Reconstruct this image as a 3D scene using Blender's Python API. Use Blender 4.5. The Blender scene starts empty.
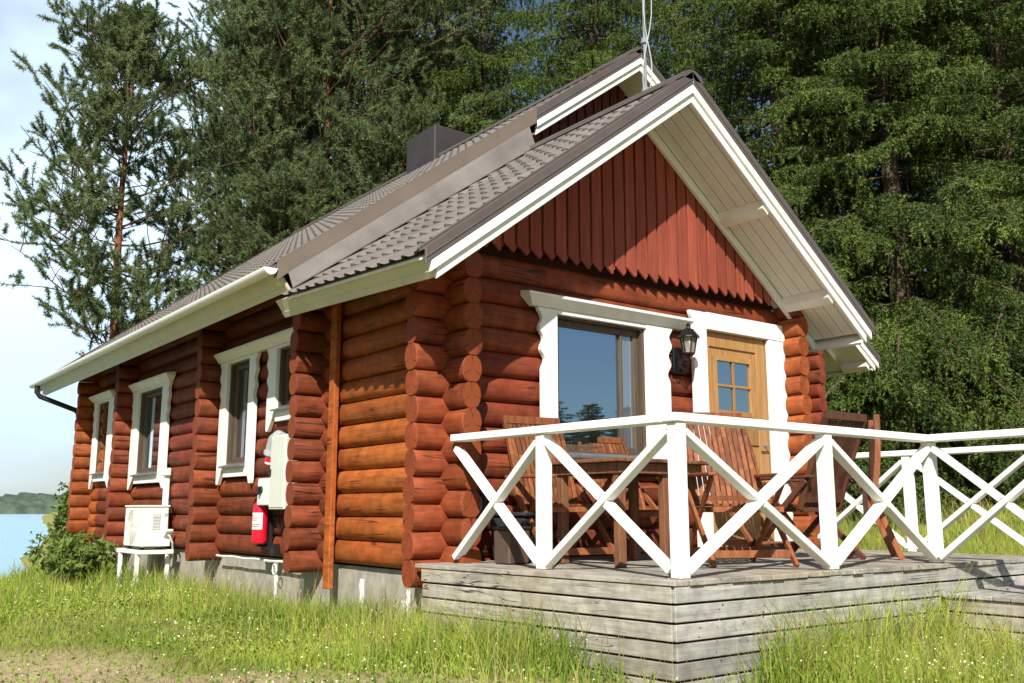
import bpy, math, random
import numpy as np
from mathutils import Vector, Matrix
SC = bpy.context.scene
COL = SC.collection
R = math.radians
rnd = random.Random(7)
np.random.seed(7)

# ------------------------------------------------------------------ materials
def new_mat(name):
    m = bpy.data.materials.new(name); m.use_nodes = True
    nt = m.node_tree
    b = nt.nodes['Principled BSDF']
    return m, nt, b
def nd(nt, t, **kw):
    n = nt.nodes.new(t)
    for k, v in kw.items(): setattr(n, k, v)
    return n
def ramp(nt, stops):
    r = nd(nt, 'ShaderNodeValToRGB')
    e = r.color_ramp.elements
    while len(e) < len(stops): e.new(0.5)
    for i, (p, c) in enumerate(stops):
        e[i].position = p; e[i].color = (*c, 1)
    return r
def noise(nt, scale, detail=4, rough=.55, vec=None, sc=(1, 1, 1)):
    n = nd(nt, 'ShaderNodeTexNoise'); n.inputs['Scale'].default_value = scale
    n.inputs['Detail'].default_value = detail; n.inputs['Roughness'].default_value = rough
    tc = nd(nt, 'ShaderNodeTexCoord'); mp = nd(nt, 'ShaderNodeMapping')
    mp.inputs['Scale'].default_value = sc
    nt.links.new(tc.outputs['Object'], mp.inputs['Vector']); nt.links.new(mp.outputs['Vector'], n.inputs['Vector'])
    return n
def mixrgb(nt, a, b, fac, mode='MIX'):
    m = nd(nt, 'ShaderNodeMix', data_type='RGBA', blend_type=mode)
    for s, v in ((m.inputs[0], fac), (m.inputs[6], a), (m.inputs[7], b)):
        if hasattr(v, 'is_linked') or hasattr(v, 'links'): nt.links.new(v, s)
        elif isinstance(v, (int, float)): s.default_value = v
        else: s.default_value = (*v, 1)
    return m.outputs[2]
def bump(nt, b, h, strength=.3, dist=.01):
    bp = nd(nt, 'ShaderNodeBump'); bp.inputs['Strength'].default_value = strength
    bp.inputs['Distance'].default_value = dist
    nt.links.new(h, bp.inputs['Height']); nt.links.new(bp.outputs['Normal'], b.inputs['Normal'])
def wood(name, dark, light, sc, rough=.6, island=.5, stain=None, grain=1.0, spec=.25, crack=0, ends=None):
    """streaked timber: grain stretched along the member, a tone of its own for every board or log"""
    m, nt, b = new_mat(name)
    n1 = noise(nt, 6, 6, .65, sc=sc); n2 = noise(nt, 1.3, 3, .5)
    rp = ramp(nt, [(.28, dark), (.72, light)])
    nt.links.new(n1.outputs['Fac'], rp.inputs['Fac'])
    g = nd(nt, 'ShaderNodeNewGeometry')
    r2 = ramp(nt, [(0, (1 - island,) * 3), (1, (1 + island * .45,) * 3)])
    nt.links.new(g.outputs['Random Per Island'], r2.inputs['Fac'])
    c = mixrgb(nt, rp.outputs['Color'], r2.outputs['Color'], 1.0, 'MULTIPLY')
    if stain:
        r3 = ramp(nt, [(.5, (0, 0, 0)), (.68, (1, 1, 1))]); nt.links.new(n2.outputs['Fac'], r3.inputs['Fac'])
        c = mixrgb(nt, c, stain, r3.outputs['Color'])
    h = n1.outputs['Fac']
    if crack:                                              # drying checks: thin dark lines along the grain
        n3 = noise(nt, 2.6, 2, .5, sc=tuple(v * (.55 if v < 1 else 1.1) for v in sc))
        rc = ramp(nt, [(.478, (1, 1, 1)), (.492, (0, 0, 0)), (.498, (0, 0, 0)), (.512, (1, 1, 1))]); nt.links.new(n3.outputs['Fac'], rc.inputs['Fac'])
        n4 = noise(nt, 1.7, 2, .5); rk = ramp(nt, [(.5, (1, 1, 1)), (.6, (0, 0, 0))]); nt.links.new(n4.outputs['Fac'], rk.inputs['Fac'])
        ck = mixrgb(nt, rc.outputs['Color'], (1, 1, 1), rk.outputs['Color'])
        c = mixrgb(nt, tuple(v * .22 for v in dark), c, ck); h = mixrgb(nt, n1.outputs['Color'], ck, 1.0, 'MULTIPLY')
        n5 = noise(nt, 9, 3, .6); r5 = ramp(nt, [(.35, (.72, .72, .72)), (.6, (1.06, 1.06, 1.06))]); nt.links.new(n5.outputs['Fac'], r5.inputs['Fac'])
        c = mixrgb(nt, c, r5.outputs['Color'], 1.0, 'MULTIPLY')
    if ends:                                               # cut ends: growth rings, drying checks from the pith
        ax, zo = ends; tc2 = nd(nt, 'ShaderNodeTexCoord'); s2 = nd(nt, 'ShaderNodeSeparateXYZ'); nt.links.new(tc2.outputs['Object'], s2.inputs[0])
        def mm(op, p, q=0.0):
            k = nd(nt, 'ShaderNodeMath', operation=op)
            for i_, v_ in enumerate((p, q)):
                if isinstance(v_, (int, float)): k.inputs[i_].default_value = v_
                else: nt.links.new(v_, k.inputs[i_])
            return k.outputs[0]
        dz = mm('MULTIPLY', mm('SUBTRACT', mm('FRACT', mm('ADD', mm('DIVIDE', mm('SUBTRACT', s2.outputs['Z'], zo), .2), 10.5)), .5), .2)
        dh = s2.outputs['X' if ax == 'Y' else 'Y']
        nw_ = noise(nt, 12, 3, .5); wob = mm('MULTIPLY', mm('SUBTRACT', nw_.outputs['Fac'], .5), .02)
        rr = mm('ADD', mm('SQRT', mm('ADD', mm('MULTIPLY', dz, dz), mm('MULTIPLY', dh, dh))), wob)
        rg = ramp(nt, [(0, (.55, .50, .45)), (.5, (1.15, 1.15, 1.1)), (1, (.7, .66, .6))]); nt.links.new(mm('FRACT', mm('MULTIPLY', rr, 75.0)), rg.inputs['Fac'])
        ang = mm('ARCTAN2', dz, dh); ck2 = ramp(nt, [(0, (.12, .1, .1)), (.035, (.2, .18, .16)), (.06, (1, 1, 1))])
        nt.links.new(mm('FRACT', mm('ADD', mm('MULTIPLY', ang, .4775), mm('MULTIPLY', nw_.outputs['Fac'], .5))), ck2.inputs['Fac'])
        ec = mixrgb(nt, mixrgb(nt, mixrgb(nt, dark, light, .55), rg.outputs['Color'], 1.0, 'MULTIPLY'), ck2.outputs['Color'], .8, 'MULTIPLY')
        gn = nd(nt, 'ShaderNodeSeparateXYZ'); nt.links.new(g.outputs['True Normal'], gn.inputs[0])
        fc_ = mm('GREATER_THAN', mm('ABSOLUTE', gn.outputs[ax]), .9)
        c = mixrgb(nt, c, ec, fc_)
    nt.links.new(c, b.inputs['Base Color'])
    b.inputs['Roughness'].default_value = rough; b.inputs['Specular IOR Level'].default_value = spec
    bump(nt, b, h, .35 * grain, .012)
    return m
def plain(name, col, rough=.5, metal=0, var=.12, nscale=8, bmp=.08, spec=.4, sc=(1, 1, 1)):
    m, nt, b = new_mat(name)
    n = noise(nt, nscale, 5, .6, sc=sc)
    rp = ramp(nt, [(.3, tuple(c * (1 - var) for c in col)), (.7, tuple(min(1, c * (1 + var)) for c in col))])
    nt.links.new(n.outputs['Fac'], rp.inputs['Fac']); nt.links.new(rp.outputs['Color'], b.inputs['Base Color'])
    b.inputs['Roughness'].default_value = rough; b.inputs['Metallic'].default_value = metal
    b.inputs['Specular IOR Level'].default_value = spec
    if bmp: bump(nt, b, n.outputs['Fac'], bmp, .01)
    return m
M = {}
M['log_x'] = wood('log_x', (.125, .030, .013), (.30, .070, .025), (.35, 5, 5), .68, .32, (.20, .035, .016), crack=1)
M['log_stub'] = wood('log_stub', (.125, .030, .013), (.30, .070, .025), (.35, 5, 5), .68, .32, (.20, .035, .016), crack=1, ends=('X', .52))
M['log_y'] = wood('log_y', (.125, .030, .013), (.29, .069, .025), (5, .35, 5), .68, .32, (.19, .035, .016), crack=1)
M['log_orange'] = wood('log_orange', (.24, .058, .014), (.46, .135, .026), (5, .35, 5), .62, .28, (.36, .085, .018), crack=1)
M['log_orange_x'] = wood('log_orange_x', (.22, .05, .014), (.40, .105, .025), (.35, 5, 5), .68, .25, crack=1)
M['log_mid'] = wood('log_mid', (.20, .046, .015), (.40, .105, .026), (5, .35, 5), .65, .28, crack=1)
M['log_corner_x'] = wood('log_corner_x', (.17, .036, .016), (.33, .075, .026), (.35, 5, 5), .68, .3, crack=1, ends=('X', .52))
M['log_corner_y'] = wood('log_corner_y', (.17, .036, .015), (.32, .078, .024), (5, .35, 5), .68, .3, crack=1, ends=('Y', .62))
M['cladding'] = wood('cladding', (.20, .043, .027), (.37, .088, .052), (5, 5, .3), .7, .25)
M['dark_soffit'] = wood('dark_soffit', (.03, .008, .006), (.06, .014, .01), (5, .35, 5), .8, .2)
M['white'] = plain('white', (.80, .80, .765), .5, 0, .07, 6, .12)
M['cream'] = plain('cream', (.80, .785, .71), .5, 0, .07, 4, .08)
m, nt, b = new_mat('soffit_boards'); tc = nd(nt, 'ShaderNodeTexCoord'); sx = nd(nt, 'ShaderNodeSeparateXYZ'); nt.links.new(tc.outputs['Object'], sx.inputs[0])
dv = nd(nt, 'ShaderNodeMath', operation='MULTIPLY'); dv.inputs[1].default_value = 1 / .118; nt.links.new(sx.outputs['Y'], dv.inputs[0])
fr_ = nd(nt, 'ShaderNodeMath', operation='FRACT'); nt.links.new(dv.outputs[0], fr_.inputs[0])
rp = ramp(nt, [(0, (.20, .19, .16)), (.06, (.80, .785, .71)), (.5, (.76, .745, .67)), (.94, (.80, .785, .71)), (1, (.20, .19, .16))]); nt.links.new(fr_.outputs[0], rp.inputs['Fac'])
n_ = noise(nt, 5, 5, .6); r_ = ramp(nt, [(.3, (.88, .88, .86)), (.7, (1, 1, 1))]); nt.links.new(n_.outputs['Fac'], r_.inputs['Fac'])
nt.links.new(mixrgb(nt, rp.outputs['Color'], r_.outputs['Color'], 1.0, 'MULTIPLY'), b.inputs['Base Color']); b.inputs['Roughness'].default_value = .55; bump(nt, b, fr_.outputs[0], .15, .01)
M['soffit_boards'] = m
M['cladding_shaded'] = wood('cladding_shaded', (.07, .018, .012), (.13, .032, .02), (5, 5, .3), .7, .25)  # cladding paint darkened: shade of the recessed upper gable put into the colour
M['fascia'] = plain('fascia', (.60, .56, .42), .5, 0, .07, 4, .06)
M['deck'] = wood('deck', (.22, .20, .17), (.46, .43, .37), (5, .3, 5), .8, .3, (.36, .31, .24), 1.0, .2, crack=1)
M['skirt_x'] = wood('skirt_x', (.23, .225, .21), (.48, .465, .43), (.3, 5, 7), .8, .28, (.33, .31, .27), 1.0, .2, crack=1)
M['skirt_y'] = wood('skirt_y', (.24, .22, .185), (.49, .45, .38), (5, .3, 7), .8, .28, (.36, .31, .23), 1.0, .2, crack=1)
M['teak'] = wood('teak', (.13, .040, .016), (.32, .115, .046), (6, 6, .7), .5, .45)
M['teak_table'] = wood('teak_table', (.10, .042, .022), (.24, .11, .055), (6, 6, .7), .55, .4)
M['teak_dark'] = wood('teak_dark', (.06, .024, .014), (.13, .052, .03), (6, 6, .7), .5, .4)  # darker brown version for a single chair
M['door_wood'] = wood('door_wood', (.27, .135, .05), (.43, .245, .095), (6, 6, .5), .4, .2)
M['sash'] = wood('sash', (.06, .042, .030), (.13, .095, .065), (6, 6, .5), .45, .1)
M['roof_metal'] = plain('roof_metal', (.175, .155, .142), .45, 0, .22, 1.6, .05, .45)
M['verge_metal'] = plain('verge_metal', (.13, .105, .095), .38, .2, .12, 4, .03, .5)
M['flashing'] = plain('flashing', (.19, .15, .12), .4, .1, .10, 3, .03, .5)
M['flash_grey'] = plain('flash_grey', (.17, .15, .14), .45, .1, .22, 2.2, .05, .45)
M['galv'] = plain('galv', (.45, .46, .46), .35, .6, .12, 9, .03)
M['lead'] = plain('lead', (.16, .165, .17), .5, .3, .2, 9, .05)
M['concrete'] = plain('concrete', (.34, .315, .27), .9, 0, .28, 7, .5, .2)
M['black'] = plain('black', (.018, .018, .02), .4, 0, .3, 8, .05)
M['blackplastic'] = plain('blackplastic', (.03, .031, .035), .45, 0, .25, 5, .1)
M['ac_white'] = plain('ac_white', (.78, .77, .72), .4, 0, .04, 4, .02)
M['ac_grille'] = plain('ac_grille', (.58, .57, .53), .5, 0, .05, 6, .02)
M['box_grey'] = plain('box_grey', (.62, .63, .56), .45, 0, .05, 4, .02)
M['pipe_grey'] = plain('pipe_grey', (.42, .45, .47), .4, 0, .1, 6, .02)
M['red'] = plain('red', (.72, .012, .035), .25, 0, .06, 4, 0, .5)
M['label'] = plain('label', (.8, .78, .76), .5, 0, .05, 20, 0)
M['chimney'] = plain('chimney', (.048, .042, .040), .55, .1, .15, 5, .05)
M['bark_pine'] = wood('bark_pine', (.10, .045, .022), (.36, .15, .065), (4, 4, 1.2), .9, .1, None, 2.0, .1)
M['bark_bough'] = wood('bark_bough', (.05, .035, .022), (.14, .09, .055), (4, 4, 1.2), .9, .1, None, 1.0, .1)
M['bark_spruce'] = wood('bark_spruce', (.055, .04, .03), (.15, .105, .075), (4, 4, 1.2), .9, .1, None, 2.0, .1)
M['bark_grey'] = wood('bark_grey', (.10, .08, .06), (.2, .16, .12), (4, 4, 2), .9, .1, None, 1.0, .1)
M['wrought'] = plain('wrought', (.012, .012, .013), .35, .3, .3, 8, .05)
M['tub_brown'] = plain('tub_brown', (.10, .065, .05), .5, 0, .25, 6, .05)
M['green_glass'] = plain('green_glass', (.01, .12, .06), .1, 0, .1, 5, 0)

def glass_mat(name, tint, refl):
    m, nt, b = new_mat(name)
    b.inputs['Base Color'].default_value = (*tint, 1); b.inputs['Roughness'].default_value = .3
    gl = nd(nt, 'ShaderNodeBsdfGlossy'); gl.inputs['Roughness'].default_value = .015
    gl.inputs['Color'].default_value = (.62, .83, 1, 1)
    n = noise(nt, 1.4, 2, .4); bp = nd(nt, 'ShaderNodeBump'); bp.inputs['Strength'].default_value = .05; bp.inputs['Distance'].default_value = .02
    nt.links.new(n.outputs['Fac'], bp.inputs['Height']); nt.links.new(bp.outputs['Normal'], gl.inputs['Normal'])
    fr = nd(nt, 'ShaderNodeFresnel'); fr.inputs['IOR'].default_value = 1.5
    ad = nd(nt, 'ShaderNodeMath', operation='ADD', use_clamp=True); ad.inputs[1].default_value = refl
    nt.links.new(fr.outputs['Fac'], ad.inputs[0])
    mx = nd(nt, 'ShaderNodeMixShader')
    nt.links.new(ad.outputs[0], mx.inputs['Fac']); nt.links.new(b.outputs[0], mx.inputs[1]); nt.links.new(gl.outputs[0], mx.inputs[2])
    nt.links.new(mx.outputs[0], nt.nodes['Material Output'].inputs['Surface'])
    return m
M['glass'] = glass_mat('glass', (.012, .012, .014), .62)
M['glass_curtain'] = glass_mat('glass_curtain', (.16, .165, .18), .38)
M['glass_dark'] = glass_mat('glass_dark', (.03, .022, .02), .12)
m, nt, b = new_mat('lamp_glass'); b.inputs['Transmission Weight'].default_value = .8; b.inputs['Roughness'].default_value = .1
b.inputs['Base Color'].default_value = (.9, .9, .85, 1); M['lamp_glass'] = m

def leaf_mat(name, dark, light, tr=.25, rough=.55):
    m, nt, b = new_mat(name)
    g = nd(nt, 'ShaderNodeNewGeometry')
    rp = ramp(nt, [(0, dark), (1, light)])
    n = noise(nt, .9, 2, .5)
    ad = nd(nt, 'ShaderNodeMath', operation='MULTIPLY_ADD', use_clamp=True); ad.inputs[1].default_value = .55
    s = nd(nt, 'ShaderNodeMath', operation='MULTIPLY_ADD'); s.inputs[1].default_value = 1.9; s.inputs[2].default_value = -.72
    nt.links.new(n.outputs['Fac'], s.inputs[0])
    nt.links.new(g.outputs['Random Per Island'], ad.inputs[0]); nt.links.new(s.outputs[0], ad.inputs[2])
    nt.links.new(ad.outputs[0], rp.inputs['Fac']); nt.links.new(rp.outputs['Color'], b.inputs['Base Color'])
    b.inputs['Roughness'].default_value = rough; b.inputs['Specular IOR Level'].default_value = .25
    t = nd(nt, 'ShaderNodeBsdfTranslucent'); nt.links.new(rp.outputs['Color'], t.inputs['Color'])
    mx = nd(nt, 'ShaderNodeMixShader'); mx.inputs['Fac'].default_value = tr
    nt.links.new(b.outputs[0], mx.inputs[1]); nt.links.new(t.outputs[0], mx.inputs[2])
    nt.links.new(mx.outputs[0], nt.nodes['Material Output'].inputs['Surface'])
    return m
M['spruce'] = leaf_mat('spruce', (.022, .048, .013), (.16, .225, .045), .2)
M['pine'] = leaf_mat('pine', (.065, .105, .042), (.245, .30, .125), .28)
M['grass'] = leaf_mat('grass', (.13, .24, .025), (.50, .58, .09), .4, .6)
M['clover'] = leaf_mat('clover', (.12, .22, .03), (.38, .48, .09), .3)
M['straw'] = leaf_mat('straw', (.26, .25, .07), (.50, .44, .17), .35, .7)
M['leaf'] = leaf_mat('leaf', (.09, .15, .03), (.24, .32, .075), .35)
M['flower'] = plain('flower', (.76, .75, .52), .6, 0, .1, 30, 0)
M['flower_red'] = plain('flower_red', (.32, .13, .075), .7, 0, .3, 30, 0)

# ------------------------------------------------------------------ object helpers
WL = {}                                             # world location of every parentable object
def tag(o, label=None, cat=None, group=None, kind=None):
    if label: o['label'] = label
    if cat: o['category'] = cat
    if group: o['group'] = group
    if kind: o['kind'] = kind
    return o
def thing(name, label, cat, loc=(0, 0, 0), group=None):
    o = bpy.data.objects.new(name, None); COL.objects.link(o); o.location = loc
    o.empty_display_size = .2; WL[o] = Vector(loc)
    return tag(o, label, cat, group)
class MB:
    def __init__(s): s.v = []; s.f = []
    def add(s, vs, fs):
        k = len(s.v); s.v += [tuple(p) for p in vs]; s.f += [tuple(k + i for i in f) for f in fs]; return s
    def box(s, x0, x1, y0, y1, z0, z1):
        return s.add([(x0, y0, z0), (x1, y0, z0), (x1, y1, z0), (x0, y1, z0), (x0, y0, z1), (x1, y0, z1), (x1, y1, z1), (x0, y1, z1)],
                     [(3, 2, 1, 0), (4, 5, 6, 7), (0, 1, 5, 4), (1, 2, 6, 5), (2, 3, 7, 6), (3, 0, 4, 7)])
    def beam(s, p0, p1, side, w, h):
        """bar from p0 to p1; w along 'side', h across"""
        p0 = Vector(p0); p1 = Vector(p1); d = (p1 - p0).normalized()
        a = Vector(side); a = (a - d * a.dot(d)).normalized(); u = d.cross(a)
        q = [(-1, -1), (1, -1), (1, 1), (-1, 1)]
        vs = [p + a * (i * w / 2) + u * (j * h / 2) for p in (p0, p1) for i, j in q]
        return s.add(vs, [(3, 2, 1, 0), (4, 5, 6, 7), (0, 1, 5, 4), (1, 2, 6, 5), (2, 3, 7, 6), (3, 0, 4, 7)])
    def prism(s, poly, d):
        """poly: 3-D loop, extruded by vector d"""
        n = len(poly); d = Vector(d); a = [Vector(p) for p in poly]
        nrm = sum((a[i].cross(a[(i + 1) % n]) for i in range(n)), Vector())
        if nrm.dot(d) > 0: a = a[::-1]
        vs = a + [p + d for p in a]
        return s.add(vs, [tuple(range(n)), tuple(range(2 * n - 1, n - 1, -1))] + [((i + 1) % n, i, n + i, n + (i + 1) % n) for i in range(n)])
    def tube(s, pts, rad, seg=10, cap=True):
        pts = [Vector(p) for p in pts]; n = len(pts)
        if not hasattr(rad, '__len__'): rad = [rad] * n
        t0 = (pts[1] - pts[0]).normalized()
        a = t0.cross(Vector((0, 0, 1)))
        if a.length < .05: a = t0.cross(Vector((0, 1, 0)))
        a.normalize(); vs = []
        for i in range(n):
            t = (pts[min(i + 1, n - 1)] - pts[max(i - 1, 0)]).normalized()
            a = (a - t * a.dot(t)).normalized(); b = t.cross(a)
            for k in range(seg):
                an = 2 * math.pi * k / seg
                vs.append(pts[i] + (a * math.cos(an) + b * math.sin(an)) * rad[i])
        fs = [(i * seg + k, i * seg + (k + 1) % seg, (i + 1) * seg + (k + 1) % seg, (i + 1) * seg + k) for i in range(n - 1) for k in range(seg)]
        if cap: fs += [tuple(range(seg - 1, -1, -1)), tuple((n - 1) * seg + k for k in range(seg))]
        return s.add(vs, fs)
    def lathe(s, c, prof, seg=16):
        c = Vector(c); vs = []; n = len(prof)
        for r, z in prof:
            for k in range(seg):
                an = 2 * math.pi * k / seg; vs.append(c + Vector((r * math.cos(an), r * math.sin(an), z)))
        fs = [(i * seg + k, i * seg + (k + 1) % seg, (i + 1) * seg + (k + 1) % seg, (i + 1) * seg + k) for i in range(n - 1) for k in range(seg)]
        fs += [tuple(range(seg - 1, -1, -1)), tuple((n - 1) * seg + k for k in range(seg))]
        return s.add(vs, fs)
    def build(s, name, mat, parent=None, loc=None, smooth=False, bevel=0):
        me = bpy.data.meshes.new(name)
        w = WL[parent] if parent else Vector(loc or (0, 0, 0))
        me.from_pydata([(x - w.x, y - w.y, z - w.z) for x, y, z in s.v], [], s.f)
        me.materials.append(mat)
        o = bpy.data.objects.new(name, me); COL.objects.link(o)
        if parent: o.parent = parent
        else: o.location = w
        WL[o] = w
        if smooth:
            me.polygons.foreach_set('use_smooth', [True] * len(me.polygons))
            mo = o.modifiers.new('edge', 'EDGE_SPLIT'); mo.split_angle = R(38)
        if bevel:
            b = o.modifiers.new('bevel', 'BEVEL'); b.width = bevel; b.segments = 1; b.limit_method = 'ANGLE'; b.angle_limit = R(40)
        return o
def np_mesh(name, V, F, mat, parent=None, loc=(0, 0, 0), smooth=False):
    me = bpy.data.meshes.new(name); V = np.asarray(V, np.float32); F = np.asarray(F, np.int32); k = F.shape[1]
    me.vertices.add(len(V)); me.vertices.foreach_set('co', V.ravel())
    me.loops.add(F.size); me.loops.foreach_set('vertex_index', F.ravel())
    me.polygons.add(len(F)); me.polygons.foreach_set('loop_start', np.arange(0, F.size, k, dtype=np.int32))
    if smooth: me.polygons.foreach_set('use_smooth', np.ones(len(F), bool))
    me.update(calc_edges=True); me.materials.append(mat)
    o = bpy.data.objects.new(name, me); COL.objects.link(o)
    if parent: o.parent = parent
    else: o.location = loc
    WL[o] = Vector(loc)
    return o
def copy_tree(root, loc, rz=0, scale=None, label=None, group=None):
    c = root.copy(); COL.objects.link(c); c.location = loc; c.rotation_euler = (0, 0, rz)
    if scale: c.scale = scale if hasattr(scale, '__len__') else (scale,) * 3
    if label: c['label'] = label
    if group: c['group'] = group
    for ch in root.children:
        d = ch.copy(); COL.objects.link(d); d.parent = c
    return c

# ------------------------------------------------------------------ terrain
def sstep(x, a, b):
    t = np.clip((x - a) / (b - a), 0, 1); return t * t * (3 - 2 * t)
def shore(x, y): return y - (13.0 + 5.0 * np.maximum(0, x - .6) + .9 * np.sin(x * .7) * .4)
def ground_z(x, y):
    x = np.asarray(x, float); y = np.asarray(y, float)
    z = -.58 - .075 * np.clip(-y - 2.4, 0, 7)
    z = z - .055 * np.clip(y - 5.5, 0, 7) * sstep(-x, -1.5, 1.5) - .05 * np.clip(-x - 2, 0, 6)
    z = z + .15 * np.clip(x - 6.0, 0, 20) * sstep(y, -6, 1.5)
    z = z - .9 * sstep(-y, 8, 40)
    z = z + .035 * np.sin(x * 1.3 + .5) * np.cos(y * 1.1) + .02 * np.sin(x * 3.1 + y * 2.3)
    s = shore(x, y)
    z = z - 1.9 * sstep(s, 0, 3.0) - 2.5 * sstep(s, 3, 30)
    return z
WATER = -2.55
n = 260
u = np.linspace(-1, 1, n); g = np.sinh(u * 6.2) / np.sinh(6.2) * 1800
XX, YY = np.meshgrid(g, g + 2); ZZ = ground_z(XX, YY)
far = np.hypot(XX, YY)
ZZ = np.where(far > 60, np.minimum(ZZ, np.maximum(ZZ * 0 - 1.2, -6)), ZZ)
ZZ = np.where((far > 60) & (shore(XX, YY) > 0), -6, ZZ)
idx = np.arange(n * n).reshape(n, n)
F = np.stack([idx[:-1, :-1], idx[:-1, 1:], idx[1:, 1:], idx[1:, :-1]], -1).reshape(-1, 4)
m, nt, b = new_mat('ground_soil')
n1 = noise(nt, 1.1, 6, .6); n2 = noise(nt, 14, 6, .7)
r1 = ramp(nt, [(.35, (.20, .22, .05)), (.62, (.32, .28, .11))]); nt.links.new(n1.outputs['Fac'], r1.inputs['Fac'])
tc = nd(nt, 'ShaderNodeTexCoord'); sx = nd(nt, 'ShaderNodeSeparateXYZ'); nt.links.new(tc.outputs['Object'], sx.inputs[0])
# worn track: a band running past the corner of the deck
def mth(op, a, bb, c=None):
    k = nd(nt, 'ShaderNodeMath', operation=op)
    for i, v in enumerate((a, bb) if c is None else (a, bb, c)):
        if isinstance(v, (int, float)): k.inputs[i].default_value = v
        else: nt.links.new(v, k.inputs[i])
    return k.outputs[0]
dd = mth('ADD', mth('MULTIPLY', sx.outputs['X'], .80), mth('MULTIPLY', sx.outputs['Y'], .60))
dd = mth('ABSOLUTE', mth('ADD', dd, 1.75), 0)
msk = mth('SUBTRACT', 1.0, mth('MULTIPLY', dd, 1.15)); msk = mth('ADD', msk, mth('MULTIPLY', mth('SUBTRACT', n1.outputs['Fac'], .5), 4.0))
mc = nd(nt, 'ShaderNodeClamp'); nt.links.new(msk, mc.inputs[0])
r2 = ramp(nt, [(.3, (.33, .26, .14)), (.7, (.52, .43, .27))]); nt.links.new(n2.outputs['Fac'], r2.inputs['Fac'])
nt.links.new(mixrgb(nt, r1.outputs['Color'], r2.outputs['Color'], mc.outputs[0]), b.inputs['Base Color'])
b.inputs['Roughness'].default_value = .95; b.inputs['Specular IOR Level'].default_value = .1
bump(nt, b, n2.outputs['Fac'], .8, .03)
g_o = np_mesh('ground', np.stack([XX, YY, ZZ], -1).reshape(-1, 3), F, m, smooth=True); tag(g_o, kind='structure')
m, nt, b = new_mat('lake_water')
b.inputs['Base Color'].default_value = (.20, .42, .52, 1); b.inputs['Roughness'].default_value = .22; b.inputs['IOR'].default_value = 1.33
n1 = noise(nt, 1.6, 5, .6, sc=(1, .35, 1)); bump(nt, b, n1.outputs['Fac'], 1.0, .12)
V = [(-1500, 8, WATER), (1500, 8, WATER), (1500, 1700, WATER), (-1500, 1700, WATER)]
tag(np_mesh('lake', V, [(0, 1, 2, 3)], m), kind='structure')
# wooded far shore
xs = np.linspace(-900, 1100, 500); rs = np.random.RandomState(3)
hh = 7 + 2 * np.sin(xs * .011) + 1.2 * np.sin(xs * .037 + 1) + rs.rand(500) * 4.5
V = []; F = []
for j, (dy, k) in enumerate(((0, 0), (4, .55), (14, .9), (45, 1.0), (160, 1.25), (300, 0))):
    for i, x in enumerate(xs): V.append((x, 780 + dy + 30 * math.sin(x * .006), -6 if k == 0 else WATER + hh[i] * k * (1 if j < 3 else .9 + .2 * rs.rand())))
for j in range(5):
    for i in range(499):
        q = j * 500 + i; F.append((q, q + 1, q + 501, q + 500))
tag(np_mesh('far_shore', V, F, plain('far_wood', (.085, .115, .085), .9, 0, .45, .12, 0, .05)), kind='structure')

# ------------------------------------------------------------------ log cabin
HOUSE = thing('log_cabin', 'red brown log cabin with white window trim and grey tiled gable roof', 'cabin', (0, 0, -.6))
LR = .10; PITCH = .2
def log(mb, axis, fixed, z, a, bb, rh=.090):
    ln = bb - a; k = max(2, int(ln / .8) + 1); seg = 16
    ts = [a, a + .008] + [a + .008 + (ln - .016) * i / k for i in range(1, k)] + [bb - .008, bb]
    vs = []
    for i, t in enumerate(ts):
        o1 = fixed + rnd.uniform(-.004, .004); z1 = z + rnd.uniform(-.003, .003)
        q = .93 if i in (0, len(ts) - 1) else rnd.uniform(.985, 1.015)
        for j in range(seg):
            an = 2 * math.pi * j / seg; c = rh * q * math.cos(an); h = max(-.098, min(.098, .116 * q * math.sin(an)))
            vs.append((t, o1 + c, z1 + h) if axis == 'x' else (o1 - c, t, z1 + h))
    n = len(ts)
    fs = [(i * seg + j, i * seg + (j + 1) % seg, (i + 1) * seg + (j + 1) % seg, (i + 1) * seg + j) for i in range(n - 1) for j in range(seg)]
    fs = [f[::-1] for f in fs]
    fs += [tuple(range(seg)), tuple((n - 1) * seg + j for j in range(seg - 1, -1, -1))]
    mb.add(vs, fs)
def log_rows(axis, fixed, a, bb, zlist, openings=()):
    mb = MB()
    for z in zlist:
        iv = [(a + rnd.uniform(-.012, .012), bb + rnd.uniform(-.012, .012))]
        for (o0, o1, z0, z1) in openings:
            if z + LR * .75 > z0 and z - LR * .75 < z1:
                nv = []
                for p, q in iv:
                    if p < o0 - .03: nv.append((p, min(q, o0 - .03)))
                    if q > o1 + .03: nv.append((max(p, o1 + .03), q))
                iv = nv
        for p, q in iv:
            if q - p > .03: log(mb, axis, fixed, z, p, q)
    return mb
WF = 4.1; WM = 7.4; YM = 2.05; LM = 10.25
zx = [-.08 + PITCH * i for i in range(13)]           # rows of logs running in X
zy = [.02 + PITCH * i for i in range(13)]            # rows running in Y
WIN_F = (.99, 2.04, .83, 2.0); DOOR = (2.85, 3.78, -.3, 2.08)
log_rows('x', 0, -.03, WF + .33, zx, [WIN_F, DOOR]).build('log_wall', M['log_x'], HOUSE, smooth=True)
log_rows('x', 0, -.34, -.02, zx).build('log_ends', M['log_corner_x'], HOUSE, smooth=True)
log_rows('y', 0, -.33, .02, zy).build('log_ends', M['log_corner_y'], HOUSE, smooth=True)
log_rows('y', 0, .03, 1.62, zy).build('log_wall', M['log_orange'], HOUSE, smooth=True)
log_rows('y', 0, 1.62, YM + .02, zy).build('log_wall', M['log_y'], HOUSE, smooth=True)
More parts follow.
